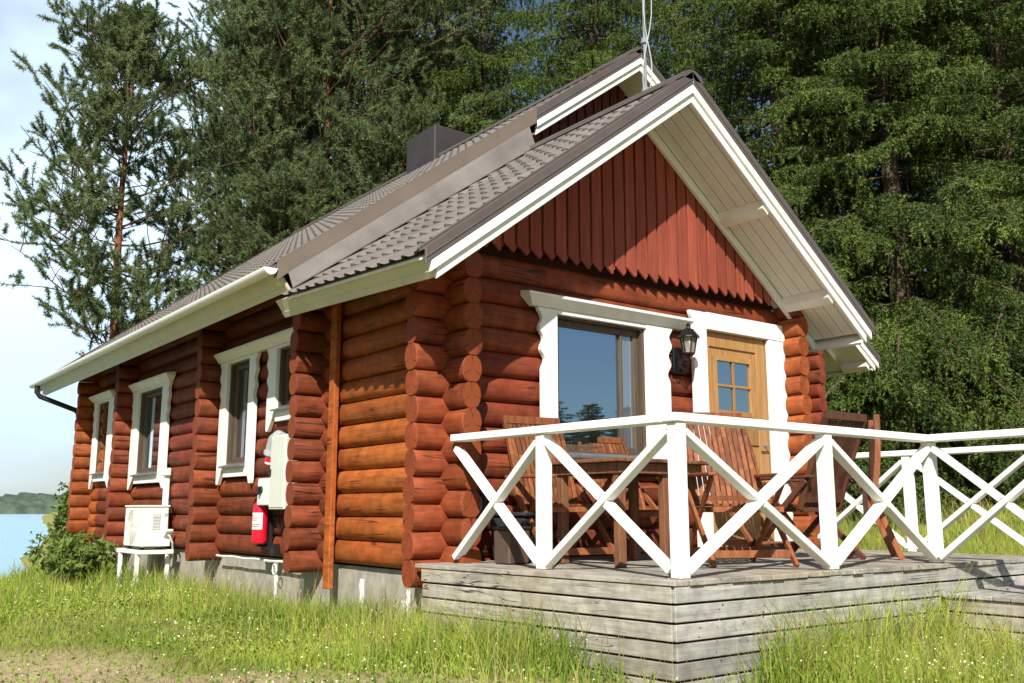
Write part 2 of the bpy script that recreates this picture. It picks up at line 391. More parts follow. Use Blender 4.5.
log_rows('y', WF, -.33, YM, zy).build('log_wall', M['log_mid'], HOUSE, smooth=True)
W1 = (3.66, 4.30, .86, 2.01); W1B = (2.30, 2.95, 1.38, 2.01); W2 = (6.62, 7.68, .86, 2.01); W3 = (9.22, 9.88, .94, 2.05)
zy2 = zy + [2.62, 2.82]; zx2 = zx + [2.52, 2.72]
log_rows('y', 0, YM, LM - .5, zy2, [W1, W1B, W2, W3]).build('log_wall', M['log_y'], HOUSE, smooth=True)
log_rows('y', 0, LM - .5, LM + .33, zy2).build('log_wall', M['log_orange'], HOUSE, smooth=True)
log_rows('y', WM, YM - .33, LM + .33, zy2).build('log_wall', M['log_y'], HOUSE, smooth=True)
log_rows('x', YM, -.36, .3, zx2).build('log_wall', M['log_stub'], HOUSE, smooth=True)
log_rows('x', YM, WF - .1, WM + .33, zx2).build('log_wall', M['log_x'], HOUSE, smooth=True)
log_rows('x', LM, -.36, WM + .33, zx2).build('log_wall', M['log_orange_x'], HOUSE, smooth=True)
for yy in (4.62, 8.02): log_rows('x', yy, -.36, .2, zx2).build('log_wall', M['log_stub'], HOUSE, smooth=True)
# dark core behind the round logs so no light leaks between them
core = MB()
def core_wall(axis, fixed, a, bb, z0, z1, openings):
    cuts = sorted({a, bb, *[o[0] for o in openings], *[o[1] for o in openings]})
    for p, q in zip(cuts[:-1], cuts[1:]):
        mid = (p + q) / 2; op = [o for o in openings if o[0] <= mid <= o[1]]
        segs = [(z0, z1)] if not op else [(z0, op[0][2]), (op[0][3], z1)]
        for s0, s1 in segs:
            if s1 - s0 < .02: continue
            if axis == 'x': core.box(p, q, fixed - .03, fixed + .06, s0, s1)
            else: core.box(fixed - .03, fixed + .06, p, q, s0, s1)
core_wall('x', 0, .07, WF - .04, -.1, 2.5, [WIN_F, DOOR]); core_wall('y', 0, .07, YM - .04, -.05, 2.44, [])
core_wall('y', 0, YM + .07, LM - .04, -.05, 2.86, [W1, W1B, W2, W3]); core_wall('x', YM, .07, WM, -.1, 2.9, [])
core_wall('x', LM, .07, WM, -.1, 2.9, []); core_wall('y', WM - .04, YM + .07, LM - .04, -.05, 2.86, []); core_wall('y', WF - .04, .07, YM - .04, -.05, 2.5, [])
core.build('wall_core', M['dark_soffit'], HOUSE)
# dark room behind the panes
MB().box(-.0, 0, 0, 0, 0, 0)
MB().beam((-.135, 1.66, -.3), (-.135, 1.66, 2.38), (0, 1, 0), .115, .05).build('corner_board', M['log_orange'], HOUSE, bevel=.006)
# concrete plinth with whitewash drips
pl = MB(); pl.box(.0, WF, .0, YM, -1.6, -.1); pl.box(.003, WM, YM, LM, -1.7, -.101)
PL = pl.build('foundation', M['concrete'], HOUSE)
wp = MB()
for y, z0, z1, w in ((1.28, -.62, -.2, .05), (1.20, -.8, -.42, .05), (.52, -.46, -.24, .05), (.60, -.6, -.33, .04), (3.05, -.62, -.22, .05), (2.45, -.6, -.26, .06), (9.0, -.6, -.25, .06)):
    L = []; Rr = []
    for i in range(9):
        t = i / 8; z = z0 + (z1 - z0) * t
        L.append((-.007, y - w * rnd.uniform(.35, 1) * (.5 + t * .5), z)); Rr.append((-.007, y + w * rnd.uniform(.35, 1) * (.5 + t * .5), z))
    wp = MB(); wp.prism(L + Rr[::-1], (.006, 0, 0)); wp.build('whitewash_patch', M['white'], PL)

# --- roof
SL = .757
def tiles(xe, ze, xr, zr, y0, y1, name, parent, per=.17, row=.29):
    """stepped and waved metal tiles from the eave (xe, ze) to the ridge (xr, zr)"""
    L = math.hypot(xr - xe, zr - ze); dx = (xr - xe) / L; dz = (zr - ze) / L; nx, nz = (-dz, dx) if dx > 0 else (dz, -dx)
    ny = int((y1 - y0) / per * 10); ys = np.linspace(y0, y1, ny + 1)
    ph = (ys - y0) / per * 2 * np.pi
    wave = np.maximum(0, np.cos(ph)) ** .8 * .004 + .0035 * np.cos(ph)
    crest = np.clip(.5 + .75 * np.cos(ph), 0, 1)
    ss = []; hs = []
    for k in range(int(L / row) + 1):
        for fr, h in ((0, 1), (.05, .93), (.5, .45), (1, 0)):
            s = (k + fr) * row
            if s <= L + 1e-6: ss.append(s); hs.append(h)
    ss.append(L); hs.append(.2)
    ss = np.array(ss); hs = np.array(hs)
    H = wave[None, :] + hs[:, None] * (.003 + .017 * crest[None, :] ** 3)
    # lower edge of each sheet waves in plan as well
    S = ss[:, None] - (hs[:, None] > .9) * .02 * crest[None, :]
    X = xe + dx * S + nx * H; Z = ze + dz * S + nz * H; Y = np.broadcast_to(ys, X.shape)
    a, c = X.shape; w = WL[parent]
    idx = np.arange(a * c).reshape(a, c)
    F = np.stack([idx[:-1, :-1], idx[:-1, 1:], idx[1:, 1:], idx[1:, :-1]], -1).reshape(-1, 4)
    if dx > 0: F = F[:, ::-1]
    V = np.stack([X - w.x, Y - w.y, Z - w.z], -1).reshape(-1, 3)
    o = np_mesh(name, V, F, M['roof_metal'], parent); WL[o] = w
    return o
def roof(xl, xr_, xm, zm, y0, y1, slr=SL, name='roof', yl=None):
    """gable roof: returns its root part; ze from slope"""
    zl = zm - SL * (xm - xl); zr = zm - slr * (xr_ - xm)
    yl = yl or y1
    main = tiles(xl, zl, xm, zm, y0 + .09, yl - .09, name, HOUSE)
    o = tiles(xr_, zr, xm, zm, y0 + .09, y1 - .09, 'roof_slope', main)
    # deck board under the tiles
    mb = MB()
    for x0, z0 in ((xl, zl), (xr_, zr)):
        s = 1 if x0 < xm else -1
        mb.prism([(x0 + .03 * s, y0 + .1, z0 - .012), (xm, y0 + .1, zm - .035), (xm, y0 + .1, zm - .055), (x0 + .03 * s, y0 + .1, z0 - .035)], (0, (yl if s > 0 else y1) - y0 - .2, 0))
    mb.build('roof_boarding', M['cream'], main)
    # ridge cap: low half pipe
    pts = []
    for i in range(9):
        an = math.pi * i / 8; pts.append((xm + .13 * math.cos(an), 0, zm - .055 + .095 * math.sin(an)))
    MB().prism([(p[0], y0, p[2]) for p in pts], (0, y1 - y0, 0)).build('ridge_cap', M['verge_metal'], main)
    return main, zl, zr
def rake(main, x0, x1, xm, zm, y, back=False, slr=SL, whitefrom=None):
    """metal verge cap over a two-step white bargeboard, in the plane y"""
    s = 1 if back else -1
    zt = lambda x: zm - (SL if x < xm else slr) * abs(x - xm)
    def strip(xa, xb, t0, t1, ya, yb):
        return [(xa, ya, zt(xa) + t0), (xb, ya, zt(xb) + t0), (xb, ya, zt(xb) + t1), (xa, ya, zt(xa) + t1)], (0, yb - ya, 0)
    vm = MB(); w1 = MB(); w2 = MB()
    for xa, xb in ((x0, xm), (xm, x1)):
        vm.prism(*strip(xa, xb, -.088, .03, y, y - s * .02)); vm.prism(*strip(xa, xb, .012, .03, y - s * .02, y - s * .12))
        vm.prism(*strip(xa, xb, .0305, .045, y - s * .09, y - s * .125)); vm.prism(*strip(xa, xb, -.05, -.036, y + s * .006, y))
        if whitefrom is not None and xb <= whitefrom: continue
        if whitefrom is not None: xa = max(xa, whitefrom)
        xa2 = xa + (.05 if xa == x0 else 0); xb2 = xb - (.05 if xb == x1 else 0)
        w1.prism(*strip(xa2, xb2, -.172, -.09, y - s * .004, y - s * .05))
        w2.prism(*strip(xa2 + (.06 if xa == x0 else 0), xb2 - (.06 if xb == x1 else 0), -.252, -.1725, y - s * .028, y - s * .06))
    vm.build('verge_trim', M['verge_metal'], main, bevel=.004)
    w1.build('bargeboard', M['white'], main, bevel=.004); w2.build('bargeboard', M['white'], main, bevel=.004)
# front (lower) roof
XF0, XFM, XF1, ZFM = -.74, 2.0, 4.60, 4.165; YF0 = -.83
RF, zfl, zfr = roof(XF0, XF1, XFM, ZFM, YF0, YM, yl=1.54)
rake(RF, XF0, XF1, XFM, ZFM, YF0)
# main roof
SLR = .70; XM0, XMM, XM1, ZMM = -.84, 3.7, 8.46, 5.86; YM0, YM1 = 1.45, 11.13
RM, zml, zmr = roof(XM0, XM1, XMM, ZMM, YM0, YM1, SLR)
rake(RM, XM0, XM1, XMM, ZMM, YM0, slr=SLR, whitefrom=2.08); rake(RM, XM0, XM1, XMM, ZMM, YM1, back=True, slr=SLR)
# square-cut fascias at the eaves
def fascia(main, xe, ze, s, y0, y1, w, mat='fascia', t=.025):
    d = Vector((s * .6, 0, -.8))                                       # across the slope, downwards and inwards
    d = Vector((s * SL, 0, -1)).normalized()
    a = Vector((xe + s * .035, y0, ze - .012)); b2 = a + d * w; nrm = Vector((-s * .8, 0, -.6))
    f = MB().prism([a, b2, b2 - nrm * t, a - nrm * t], (0, y1 - y0, 0))
    f.prism([b2 - d * .055 + nrm * .006, b2 + nrm * .006, b2 + nrm * .001, b2 - d * .055 + nrm * .001], (0, y1 - y0, 0))
    return f.build('fascia', M[mat], main, bevel=.004)
fascia(RF, XF0, zfl, 1, YF0 + .05, 1.72, .165); fascia(RF, XF1, zfr, -1, YF0 + .05, YM0 + .5, .215, 'white')
fascia(RM, XM0, zml, 1, YM0 + .03, YM1 - .05, .2); fascia(RM, XM1, zmr, -1, YM0 + .05, YM1 - .05, .2, 'white')
zf = lambda x: ZFM - SL * abs(x - XFM); zm_ = lambda x: ZMM - (SL if x < XMM else SLR) * abs(x - XMM)
# eave soffits (dark stained on the long sides) and the pale front overhang
def soffit(main, xa, xb, xm, zm, y0, y1, drop, mat, name='soffit'):
    zt = lambda x: zm - (SL if x < xm or zm < 5 else SLR) * abs(x - xm)
    MB().prism([(xa, y0, zt(xa) - drop), (xb, y0, zt(xb) - drop), (xb, y0, zt(xb) - drop + .02), (xa, y0, zt(xa) - drop + .02)], (0, y1 - y0, 0)).build(name, M[mat], main)
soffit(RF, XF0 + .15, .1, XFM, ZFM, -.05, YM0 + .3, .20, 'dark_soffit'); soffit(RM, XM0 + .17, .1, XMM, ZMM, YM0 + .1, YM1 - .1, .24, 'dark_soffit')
soffit(RF, XF0 + .17, XFM, XFM, ZFM, YF0 + .05, -.055, .198, 'soffit_boards'); soffit(RF, XFM, XF1 - .17, XFM, ZFM, YF0 + .05, -.055, .198, 'soffit_boards')
soffit(RF, WF - .1, XF1 - .17, XFM, ZFM, -.05, YM0 + .4, .24, 'cream')
soffit(RM, WM - .1, XM1 - .17, XMM, ZMM, YM - .05, YM1 - .1, .24, 'cream'); soffit(RM, 2.0, XMM, XMM, ZMM, YM0 + .06, YM - .06, .235, 'cream'); soffit(RM, XMM, XM1 - .17, XMM, ZMM, YM0 + .06, YM - .06, .235, 'cream')
# outlookers and the board along the wall under the front overhang
zu = lambda x: ZFM - SL * abs(x - XFM) - .20
for x in (3.0, 3.95):
    s = 1 if x < XFM else -1
    ol = MB(); ol.prism([(x - .03, YF0 + .06, zu(x - .03)), (x + .05, YF0 + .06, zu(x + .05)), (x + .05, YF0 + .06, zu(x + .05) - .085), (x - .03, YF0 + .06, zu(x - .03) - .085)], (0, -YF0 - .26, 0)); ol.build('outlooker', M['cream'], RF, bevel=.005)
wt = MB()
for xa, xb in ((.0, XFM), (XFM, WF + .36)):
    wt.prism([(xa, -.235, zu(xa) - .003), (xb, -.235, zu(xb) - .003), (xb, -.235, zu(xb) - .1), (xa, -.235, zu(xa) - .1)], (0, .04, 0))
wt.build('trim_board', M['cream'], RF, bevel=.004)
zu2 = lambda x: zm_(x) - .237
for x in (5.1, 6.4, 7.55, 8.2):
    ol = MB(); ol.prism([(x - .03, YM0 + .06, zu2(x - .03)), (x + .05, YM0 + .06, zu2(x + .05)), (x + .05, YM0 + .06, zu2(x + .05) - .085), (x - .03, YM0 + .06, zu2(x - .03) - .085)], (0, .42, 0)); ol.build('outlooker', M['cream'], RM, bevel=.005)
ol = MB(); ol.prism([(7.5, YM - .17, zu2(7.5) - .003), (8.0, YM - .17, zu2(8.0) - .003), (8.0, YM - .17, zu2(8.0) - .1), (7.5, YM - .17, zu2(7.5) - .1)], (0, .04, 0))
ol.build('trim_board', M['cream'], RM, bevel=.005)
# flashing: face of the roof step and the strip beside it
fl = MB(); fl.prism([(XM0 + .02, YM0 - .012, zm_(XM0 + .02) - .10), (2.06, YM0 - .012, zm_(2.06) - .10), (2.06, YM0 - .012, zm_(2.06) + .045), (XM0 + .02, YM0 - .012, zm_(XM0 + .02) + .045)], (0, .01, 0))
fl.prism([(XM0 + .02, YM0 - .016, zm_(XM0 + .02) - .115), (2.06, YM0 - .016, zm_(2.06) - .115), (2.06, YM0 - .016, zm_(2.06) - .101), (XM0 + .02, YM0 - .016, zm_(XM0 + .02) - .101)], (0, .014, 0))
fl.prism([(XM0 + .02, YM0 - .012, zm_(XM0 + .02) + .046), (2.06, YM0 - .012, zm_(2.06) + .046), (2.06, YM0 - .012, zm_(2.06) + .058), (XM0 + .02, YM0 - .012, zm_(XM0 + .02) + .058)], (0, .2, 0))
fl.build('flashing', M['flashing'], RM)
# sloping apron from the step down on to the lower tiles
xa, xb = XF0 + .02, 1.95; ya, yb = YM0 - .018, YM0 - .12
V8 = [(xa, ya, zm_(xa) - .118 - .1), (xb, ya, zm_(xb) - .114), (xb, yb, zf(xb) + .045), (xa, yb, zf(xa) + .045)]
fl = MB(); fl.add(V8 + [(x_, y_, z_ - .012) for x_, y_, z_ in V8], [(3, 2, 1, 0), (4, 5, 6, 7), (0, 1, 5, 4), (1, 2, 6, 5), (2, 3, 7, 6), (3, 0, 4, 7)])
fl.build('flashing', M['flash_grey'], RF)
# the lower roof has settled: its left eave climbs a little towards the back
for o in [RF] + [c for c in RF.children if c.name.split('.')[0] in ('fascia', 'soffit', 'flashing', 'roof_boarding')]:
    w = WL[o]
    for v in o.data.vertices:
        x_, y_ = v.co.x + w.x, v.co.y + w.y
        if x_ < XFM and y_ > YF0: v.co.z += .05 * (y_ - YF0 - .1) * min(1.1, (XFM - x_) / 2.74)
# gutter, its bright end cap and black downpipe
gp = []
for i in range(13):
    an = math.pi + math.pi * i / 12; gp.append((XM0 - .045 + .06 * math.cos(an), .06 * math.sin(an)))
gz = zml - .005
inner = [(x * .9 + (XM0 - .045) * .1, z * .9 + .004) for x, z in gp[::-1]]
GU = MB().prism([(x, YM0 - .02, gz + z) for x, z in gp + inner], (0, YM1 - YM0 + .02, 0)).build('gutter', M['white'], RM)
MB().prism([(x, YM0 - .026, gz + z) for x, z in gp], (0, .005, 0)).build('end_cap', M['white'], GU)
MB().prism([(x, YM1 + .001, gz + z) for x, z in gp], (0, .005, 0)).build('end_cap', M['galv'], GU)
dp = [(XM0 - .045, 10.72, gz - .05), (XM0 - .045, 10.72, gz - .16), (XM0 + .0, 10.70, gz - .23), (-.30, 10.66, gz - .42), (-.22, 10.66, gz - .5), (-.2, 10.66, gz - .62), (-.2, 10.66, -.4)]
MB().tube(dp, .042, 10).build('downpipe', M['black'], HOUSE, smooth=True)
# chimney at the ridge
ch = MB(); ch.box(3.5, 4.2, 5.75, 6.6, 5.2, 6.32)
ch.build('chimney', M['chimney'], RM, bevel=.01)

# --- gable cladding
def cladding(name, x0, x1, zbot, zund, y, saw=True, w=.137):
    mb = MB(); x = x0; t = .024
    def board(a, b2, yy, dz):
        pk = [(2.0, yy, zund(2.0))] if a < 2.0 < b2 and saw else []
        zt0, zt1 = zund(a), zund(b2); j = rnd.uniform(-.008, .008)
        if min(zt0, zt1) < zbot + .04: return
        mb.prism([(a, yy, zbot + j + dz * .35), (b2 - .014, yy, zbot + j - dz * .65), (b2, yy, zbot + j - dz * .5), (b2, yy, zt1)] + pk + [(a, yy, zt0)], (0, t, 0))
    while x < x1 - .01:
        xe = min(x + w, x1)
        board(x + .004, xe - .022, y - .026, .075 if saw else 0)
        if xe + .015 < x1: board(xe - .04, xe + .018, y - .001, .02 if saw else 0)
        x += w
    return mb.build(name, M['cladding'], HOUSE, bevel=.004)
cladding('gable_cladding', -.02, WF + .02, 2.47, lambda x: ZFM - SL * abs(x - XFM) - .202, -.165)
gc = cladding('gable_cladding', 1.0, WM, 2.9, lambda x: zm_(x) - .24, YM - .12, False); gc.data.materials[0] = M['cladding_shaded']
MB().prism([(.0, LM - .02, 2.8), (WM, LM - .02, 2.8), (XMM, LM - .02, 2.8 + SL * 3.7 - .02)], (0, .1, 0)).build('gable_cladding', M['cladding'], HOUSE)

# --- windows and door.  P(a, d, z): a along the wall, d outwards from the log centre line
PX = lambda y0: (lambda a, d, z: (a, y0 - d, z))
PY = lambda x0: (lambda a, d, z: (x0 - d, a, z))
def pbox(mb, P, a0, a1, d0, d1, z0, z1):
    return mb.prism([P(a0, d0, z0), P(a1, d0, z0), P(a1, d0, z1), P(a0, d0, z1)], Vector(P(0, d1, 0)) - Vector(P(0, d0, 0)))
def scallop(mb, P, inner, outer, z0, z1, d0, d1, foot=True, waves=3, taper=True):
    """side casing: straight inner edge, scalloped upper part of the outer edge, pointed foot"""
    s = 1 if outer > inner else -1; w = abs(outer - inner)
    pts = [(inner, z1)]
    n = 22
    for i in range(n + 1):
        t = i / n; z = z1 - t * .52
        off = 0 - .045 * t + .04 * (math.cos(t * waves * 2 * math.pi) - 1) * .5
        pts.append((outer + s * off, z))
    xo = outer - s * .045
    if foot: pts += [(xo, z0 + .03), (xo - s * .01, z0), (xo - s * .045, z0), (inner - s * .0 + s * w * .25, z0 + .12), (inner, z0 + .16)]
    else: pts += [(xo, z0), (inner, z0)]
    return mb.prism([P(a, d0, z) for a, z in pts], Vector(P(0, d1, 0)) - Vector(P(0, d0, 0)))
def window(P, op, cl, cr, zfoot, zcap, left_sc=True, right_sc=True, cap=True, capx=None, mull=None, glass='glass', sill=True):
    """op: opening a0,a1,z0,z1; cl/cr: outer edges of the side casings"""
    a0, a1, z0, z1 = op
    fr = MB(); d0, d1 = .10, .14
    pbox(fr, P, a0 - .012, a1 + .012, d0, d1, z1 - .01, zcap - .002)
    W = fr.build('window', M['white'], HOUSE, bevel=.004)
    ap = MB(); pbox(ap, P, a0 + .001, a1 - .001, .10, .138, z0 - .13, z0 - .012); ap.build('apron', M['white'], W, bevel=.004)
    for inner, outer, sc in ((a0, cl, left_sc), (a1, cr, right_sc)):
        mb = MB()
        if sc: scallop(mb, P, inner, outer, zfoot, zcap - .003, .10, .145)
        else: pbox(mb, P, *sorted((inner, outer)), .10, .145, zfoot, zcap - .003)
        mb.build('casing', M['white'], W, bevel=.004)
    # lining and sash
    ln = MB(); k = .03
    pbox(ln, P, a0 - .001, a0 + k, -.06, .10, z0, z1); pbox(ln, P, a1 - k, a1 + .001, -.06, .10, z0, z1)
    pbox(ln, P, a0 + k, a1 - k, -.06, .10, z1 - k, z1); pbox(ln, P, a0 + k, a1 - k, -.06, .10, z0, z0 + k)
    ln.build('frame', M['sash'], W)
    sh = MB(); q = .055; a2, a3, z2, z3 = a0 + k, a1 - k, z0 + k, z1 - k
    pbox(sh, P, a2, a2 + q, .0, .055, z2, z3); pbox(sh, P, a3 - q, a3, .0, .055, z2, z3)
    pbox(sh, P, a2 + q, a3 - q, .0, .055, z3 - q, z3); pbox(sh, P, a2 + q, a3 - q, .0, .055, z2, z2 + q)
    if mull: pbox(sh, P, mull - .011, mull + .011, .0, .06, z2 + q, z3 - q)
    sh.build('sash', M['sash'], W, bevel=.004)
    pn = MB(); pbox(pn, P, a2 + .02, a3 - .02, .018, .026, z2 + .02, z3 - .02); pn.build('pane', M[glass], W)
    if mull:
        cu = MB(); pbox(cu, P, mull + .012, a3 - q - .001, .0265, .029, z2 + q, z3 - q); cu.build('side_pane', M['glass_curtain'], W)
    bk = MB(); pbox(bk, P, a0, a1, -.075, -.062, z0, z1); bk.build('dark_backing', M['black'], W)  # black backing sheet, added in place of the unlit room
    if sill:
        sl = MB(); sl.prism([P(a0 + .003, .05, z0 + .034), P(a0 + .003, .19, z0 - .012), P(a0 + .003, .19, z0 - .03), P(a0 + .003, .05, z0 + .004)], Vector(P(a1 - .006, 0, 0)) - Vector(P(a0, 0, 0)))
        sl.build('sill', M['lead'], W)
    if cap:
        c0, c1 = capx
        cp = MB(); e = .09
        cp.prism([P(c0 + e, .10, zcap), P(c0 + e * .7, .165, zcap), P(c0, .21, zcap + .075), P(c0, .21, zcap + .10), P(c0, .10, zcap + .115)], Vector(P(c1 - c0 - (0), 0, 0)) - Vector(P(0, 0, 0))) if False else None
        # moulded head: front slopes outwards, ends cut on the same angle
        lo = [P(c0 + e, .10, zcap), P(c1 - e, .10, zcap), P(c1 - e, .15, zcap), P(c0 + e, .15, zcap)]
        mi = [P(c0 + .01, .10, zcap + .07), P(c1 - .01, .10, zcap + .07), P(c1 - .01, .215, zcap + .07), P(c0 + .01, .215, zcap + .07)]
        hi = [P(c0, .10, zcap + .075), P(c1, .10, zcap + .075), P(c1, .225, zcap + .075), P(c0, .225, zcap + .075)]
        tp = [P(c0, .10, zcap + .118), P(c1, .10, zcap + .118), P(c1, .225, zcap + .098), P(c0, .225, zcap + .098)]
        fs = [(0, 1, 2, 3), (12, 15, 14, 13)]
        for r_ in range(3):
            for i in range(4): fs.append((4 * r_ + i, 4 * r_ + 4 + i, 4 * r_ + 4 + (i + 1) % 4, 4 * r_ + (i + 1) % 4))
        cp.add(lo + mi + hi + tp, fs).build('head_moulding', M['white'], W)
    return W
PF = PX(0.0); PL_ = PY(0.0)
window(PF, WIN_F, .78, 2.38, .557, 2.03, capx=(.63, 2.60), mull=1.80)
window(PL_, W1, 3.45, 4.53, .65, 2.03, capx=(2.18, 4.68), glass='glass_dark')
window(PL_, W1B, 2.14, 3.20, 1.16, 2.03, cap=False, glass='glass_dark')
window(PL_, W2, 6.32, 7.98, .65, 2.03, capx=(6.24, 8.16), glass='glass')
window(PL_, W3, 8.9, 10.12, .70, 2.07, capx=(8.9, 10.2), glass='glass_dark')
# door
a0, a1, z0, z1 = DOOR
dr = MB(); pbox(dr, PF, a0 + .012, a1 - .012, .03, .075, .02, z1 - .012)
D = dr.build('door', M['door_wood'], HOUSE, bevel=.004)
st = MB(); wx0, wx1, wz0, wz1 = 3.03, 3.52, 1.32, 1.80
for p in ((a0 + .014, 2.93, .03, z1 - .014), (3.63, a1 - .014, .03, z1 - .014)): pbox(st, PF, p[0], p[1], .0755, .094, p[2], p[3])
pbox(st, PF, 2.9305, 3.6295, .0755, .092, 1.93, z1 - .014); pbox(st, PF, 2.9305, 3.6295, .0755, .092, .03, .22)
pbox(st, PF, 2.9305, 3.6295, .0755, .092, 1.0, 1.16)
st.build('door_panel', M['door_wood'], D, bevel=.003)
pf = MB()
pbox(pf, PF, wx0 - .05, wx0, .076, .105, wz0 - .05, wz1 + .05); pbox(pf, PF, wx1, wx1 + .05, .076, .105, wz0 - .05, wz1 + .05)
pbox(pf, PF, wx0, wx1, .076, .105, wz1, wz1 + .05); pbox(pf, PF, wx0, wx1, .076, .105, wz0 - .05, wz0)
pbox(pf, PF, (wx0 + wx1) / 2 - .014, (wx0 + wx1) / 2 + .014, .081, .1, wz0, wz1)
pbox(pf, PF, wx0, (wx0 + wx1) / 2 - .0145, .081, .1, 1.548, 1.574); pbox(pf, PF, (wx0 + wx1) / 2 + .0145, wx1, .081, .1, 1.548, 1.574)
pf.build('pane_frame', M['door_wood'], D, bevel=.003)
sl = MB(); sl.prism([PF(2.88, .0945, 1.27), PF(2.88, .155, 1.255), PF(2.88, .16, 1.235), PF(2.88, .12, 1.20), PF(2.88, .0945, 1.20)], Vector(PF(.74, 0, 0)) - Vector(PF(0, 0, 0)))
sl.build('drip_moulding', M['door_wood'], D)
pn = MB(); pbox(pn, PF, wx0, wx1, .0757, .08, wz0, wz1); pn.build('pane', M['glass'], D)
MB().tube([PF(3.71, .094, 1.0), PF(3.71, .15, 1.0), PF(3.60, .155, 1.0)], .011, 8).build('handle', M['galv'], D, smooth=True)
cs = MB(); scallop(cs, PF, a0, 2.62, -.02, 2.24, .10, .145, foot=False, waves=2)
cs.build('casing', M['white'], D, bevel=.004)
cs = MB(); pbox(cs, PF, a1, 4.045, .10, .145, -.02, 2.075); cs.build('casing', M['white'], D, bevel=.004)
cs = MB(); pbox(cs, PF, a0 + .001, 4.045, .10, .15, 2.078, 2.245); cs.build('casing', M['white'], D, bevel=.004)
ln = MB(); pbox(ln, PF, a0 - .001, a0 + .012, .0, .1, 0, z1); pbox(ln, PF, a1 - .012, a1 + .001, .0, .1, 0, z1); pbox(ln, PF, a0 + .012, a1 - .012, .0, .1, z1 - .012, z1 + .001)
pbox(ln, PF, a0 + .012, a1 - .012, .0, .16, -.02, .018)
ln.build('door_frame', M['door_wood'], D)

# ------------------------------------------------------------------ fixtures on the cabin
# lantern
LP = thing('wall_lamp', 'black wrought iron lantern on a scroll bracket between window and door', 'lamp', (2.46, -.1, 1.66))
x, y = 2.45, -.27
mb = MB(); mb.box(2.39, 2.51, -.135, -.106, 1.62, 1.86); mb.build('backplate', M['wrought'], LP, bevel=.006)
sc = [(2.45, -.13, 1.70)]
for i in range(12):
    t = i / 11 * 1.6 * math.pi; sc.append((2.45, -.2 - .05 * math.sin(t) - .01 * i / 3, 1.69 - .055 * math.cos(t) * (1 - i / 16)))
mb = MB().tube([(2.45, -.13, 1.78), (2.45, -.19, 1.70), (2.45, -.25, 1.69), (2.45, y, 1.73), (2.45, y, 1.77)], .014, 8); mb.tube(sc, .009, 6)
mb.tube([(2.40, -.13, 1.66), (2.40, -.19, 1.64), (2.40, -.21, 1.69), (2.40, -.18, 1.72)], .008, 6); mb.tube([(2.50, -.13, 1.66), (2.50, -.19, 1.64), (2.50, -.21, 1.69), (2.50, -.18, 1.72)], .008, 6)
mb.build('bracket', M['wrought'], LP, smooth=True)
mb = MB().lathe((x, y, 1.76), [(.03, 0), (.05, .012), (.055, .025), (.05, .03)], 6)
for k in range(6):
    an = k * math.pi / 3; mb.tube([(x + .05 * math.cos(an), y + .05 * math.sin(an), 1.785), (x + .078 * math.cos(an), y + .078 * math.sin(an), 1.93)], .007, 5)
mb.build('lantern_cage', M['wrought'], LP)
MB().lathe((x, y, 1.787), [(.044, 0), (.071, .142)], 6).build('lantern_glass', M['lamp_glass'], LP)
MB().lathe((x, y, 1.928), [(.105, 0), (.10, .012), (.07, .05), (.035, .085), (.02, .09), (.018, .11), (.022, .118), (.008, .14)], 12).build('lantern_roof', M['wrought'], LP)
# antenna mast on the front ridge
AN = thing('antenna', 'thin grey antenna mast rising from the front roof ridge', 'antenna', (2.0, -.25, 4.16))
MB().tube([(2.0, -.25, 4.13), (2.0, -.25, 6.8)], .014, 8).build('mast', M['galv'], AN, smooth=True)
w = MB(); w.tube([(2.0 + .05 * math.sin(t * .9), -.29 - .012 * math.cos(t), 4.2 + t * .16) for t in range(17)], .006, 5)
w.tube([(2.0 - .07 * math.sin(t * .55 + 1), -.25 - .035, 4.16 + t * .14) for t in range(17)], .005, 5); w.build('cable', M['pipe_grey'], AN)
w = MB(); w.lathe((2.0, -.25, 4.7), [(.032, 0), (.032, .05)], 8); w.lathe((2.0, -.25, 4.17), [(.05, 0), (.035, .08)], 8); w.build('clamp', M['galv'], AN)
# heat pump on its stand
HP = thing('heat_pump', 'cream white outdoor heat pump unit beside the far window', 'heat pump', (-.34, 6.35, -.08))
b1 = MB().box(-.47, -.16, 5.97, 6.74, -.07, .41); b1.build('body', M['ac_white'], HP, bevel=.012)
MB().box(-.48, -.15, 5.96, 6.75, .412, .435).build('top_panel', M['ac_white'], HP, bevel=.006)
gr = MB()
for k in range(11):
    r_ = .04 + k * .017
    gr.tube([(-.477, 6.42 + r_ * math.cos(t * math.pi / 12), .17 + r_ * math.sin(t * math.pi / 12)) for t in range(25)], .0035, 4, False)
for k in range(8):
    an = k * math.pi / 8; gr.tube([(-.48, 6.42 - .21 * math.cos(an), .17 - .21 * math.sin(an)), (-.48, 6.42 + .21 * math.cos(an), .17 + .21 * math.sin(an))], .003, 4)
gr.build('fan_grille', M['ac_grille'], HP)
sp = MB().box(-.36, -.27, 5.962, 5.969, .14, .33); sp.build('rating_label', M['ac_grille'], HP)
lb = MB()
for k in range(4): lb.box(-.35, -.28, 5.958, 5.961, .17 + k * .037, .182 + k * .037)
lb.box(-.22, -.18, 5.966, 5.9695, .3, .34); lb.build('label_print', M['pipe_grey'], HP)
vc = MB().prism([(-.24, 5.968, -.06), (-.24, 5.968, .08), (-.24, 5.80, .15), (-.24, 5.80, .12), (-.24, 5.90, .04), (-.24, 5.90, -.06)], (.09, 0, 0)); vc.build('valve_cover', M['ac_white'], HP, bevel=.006)
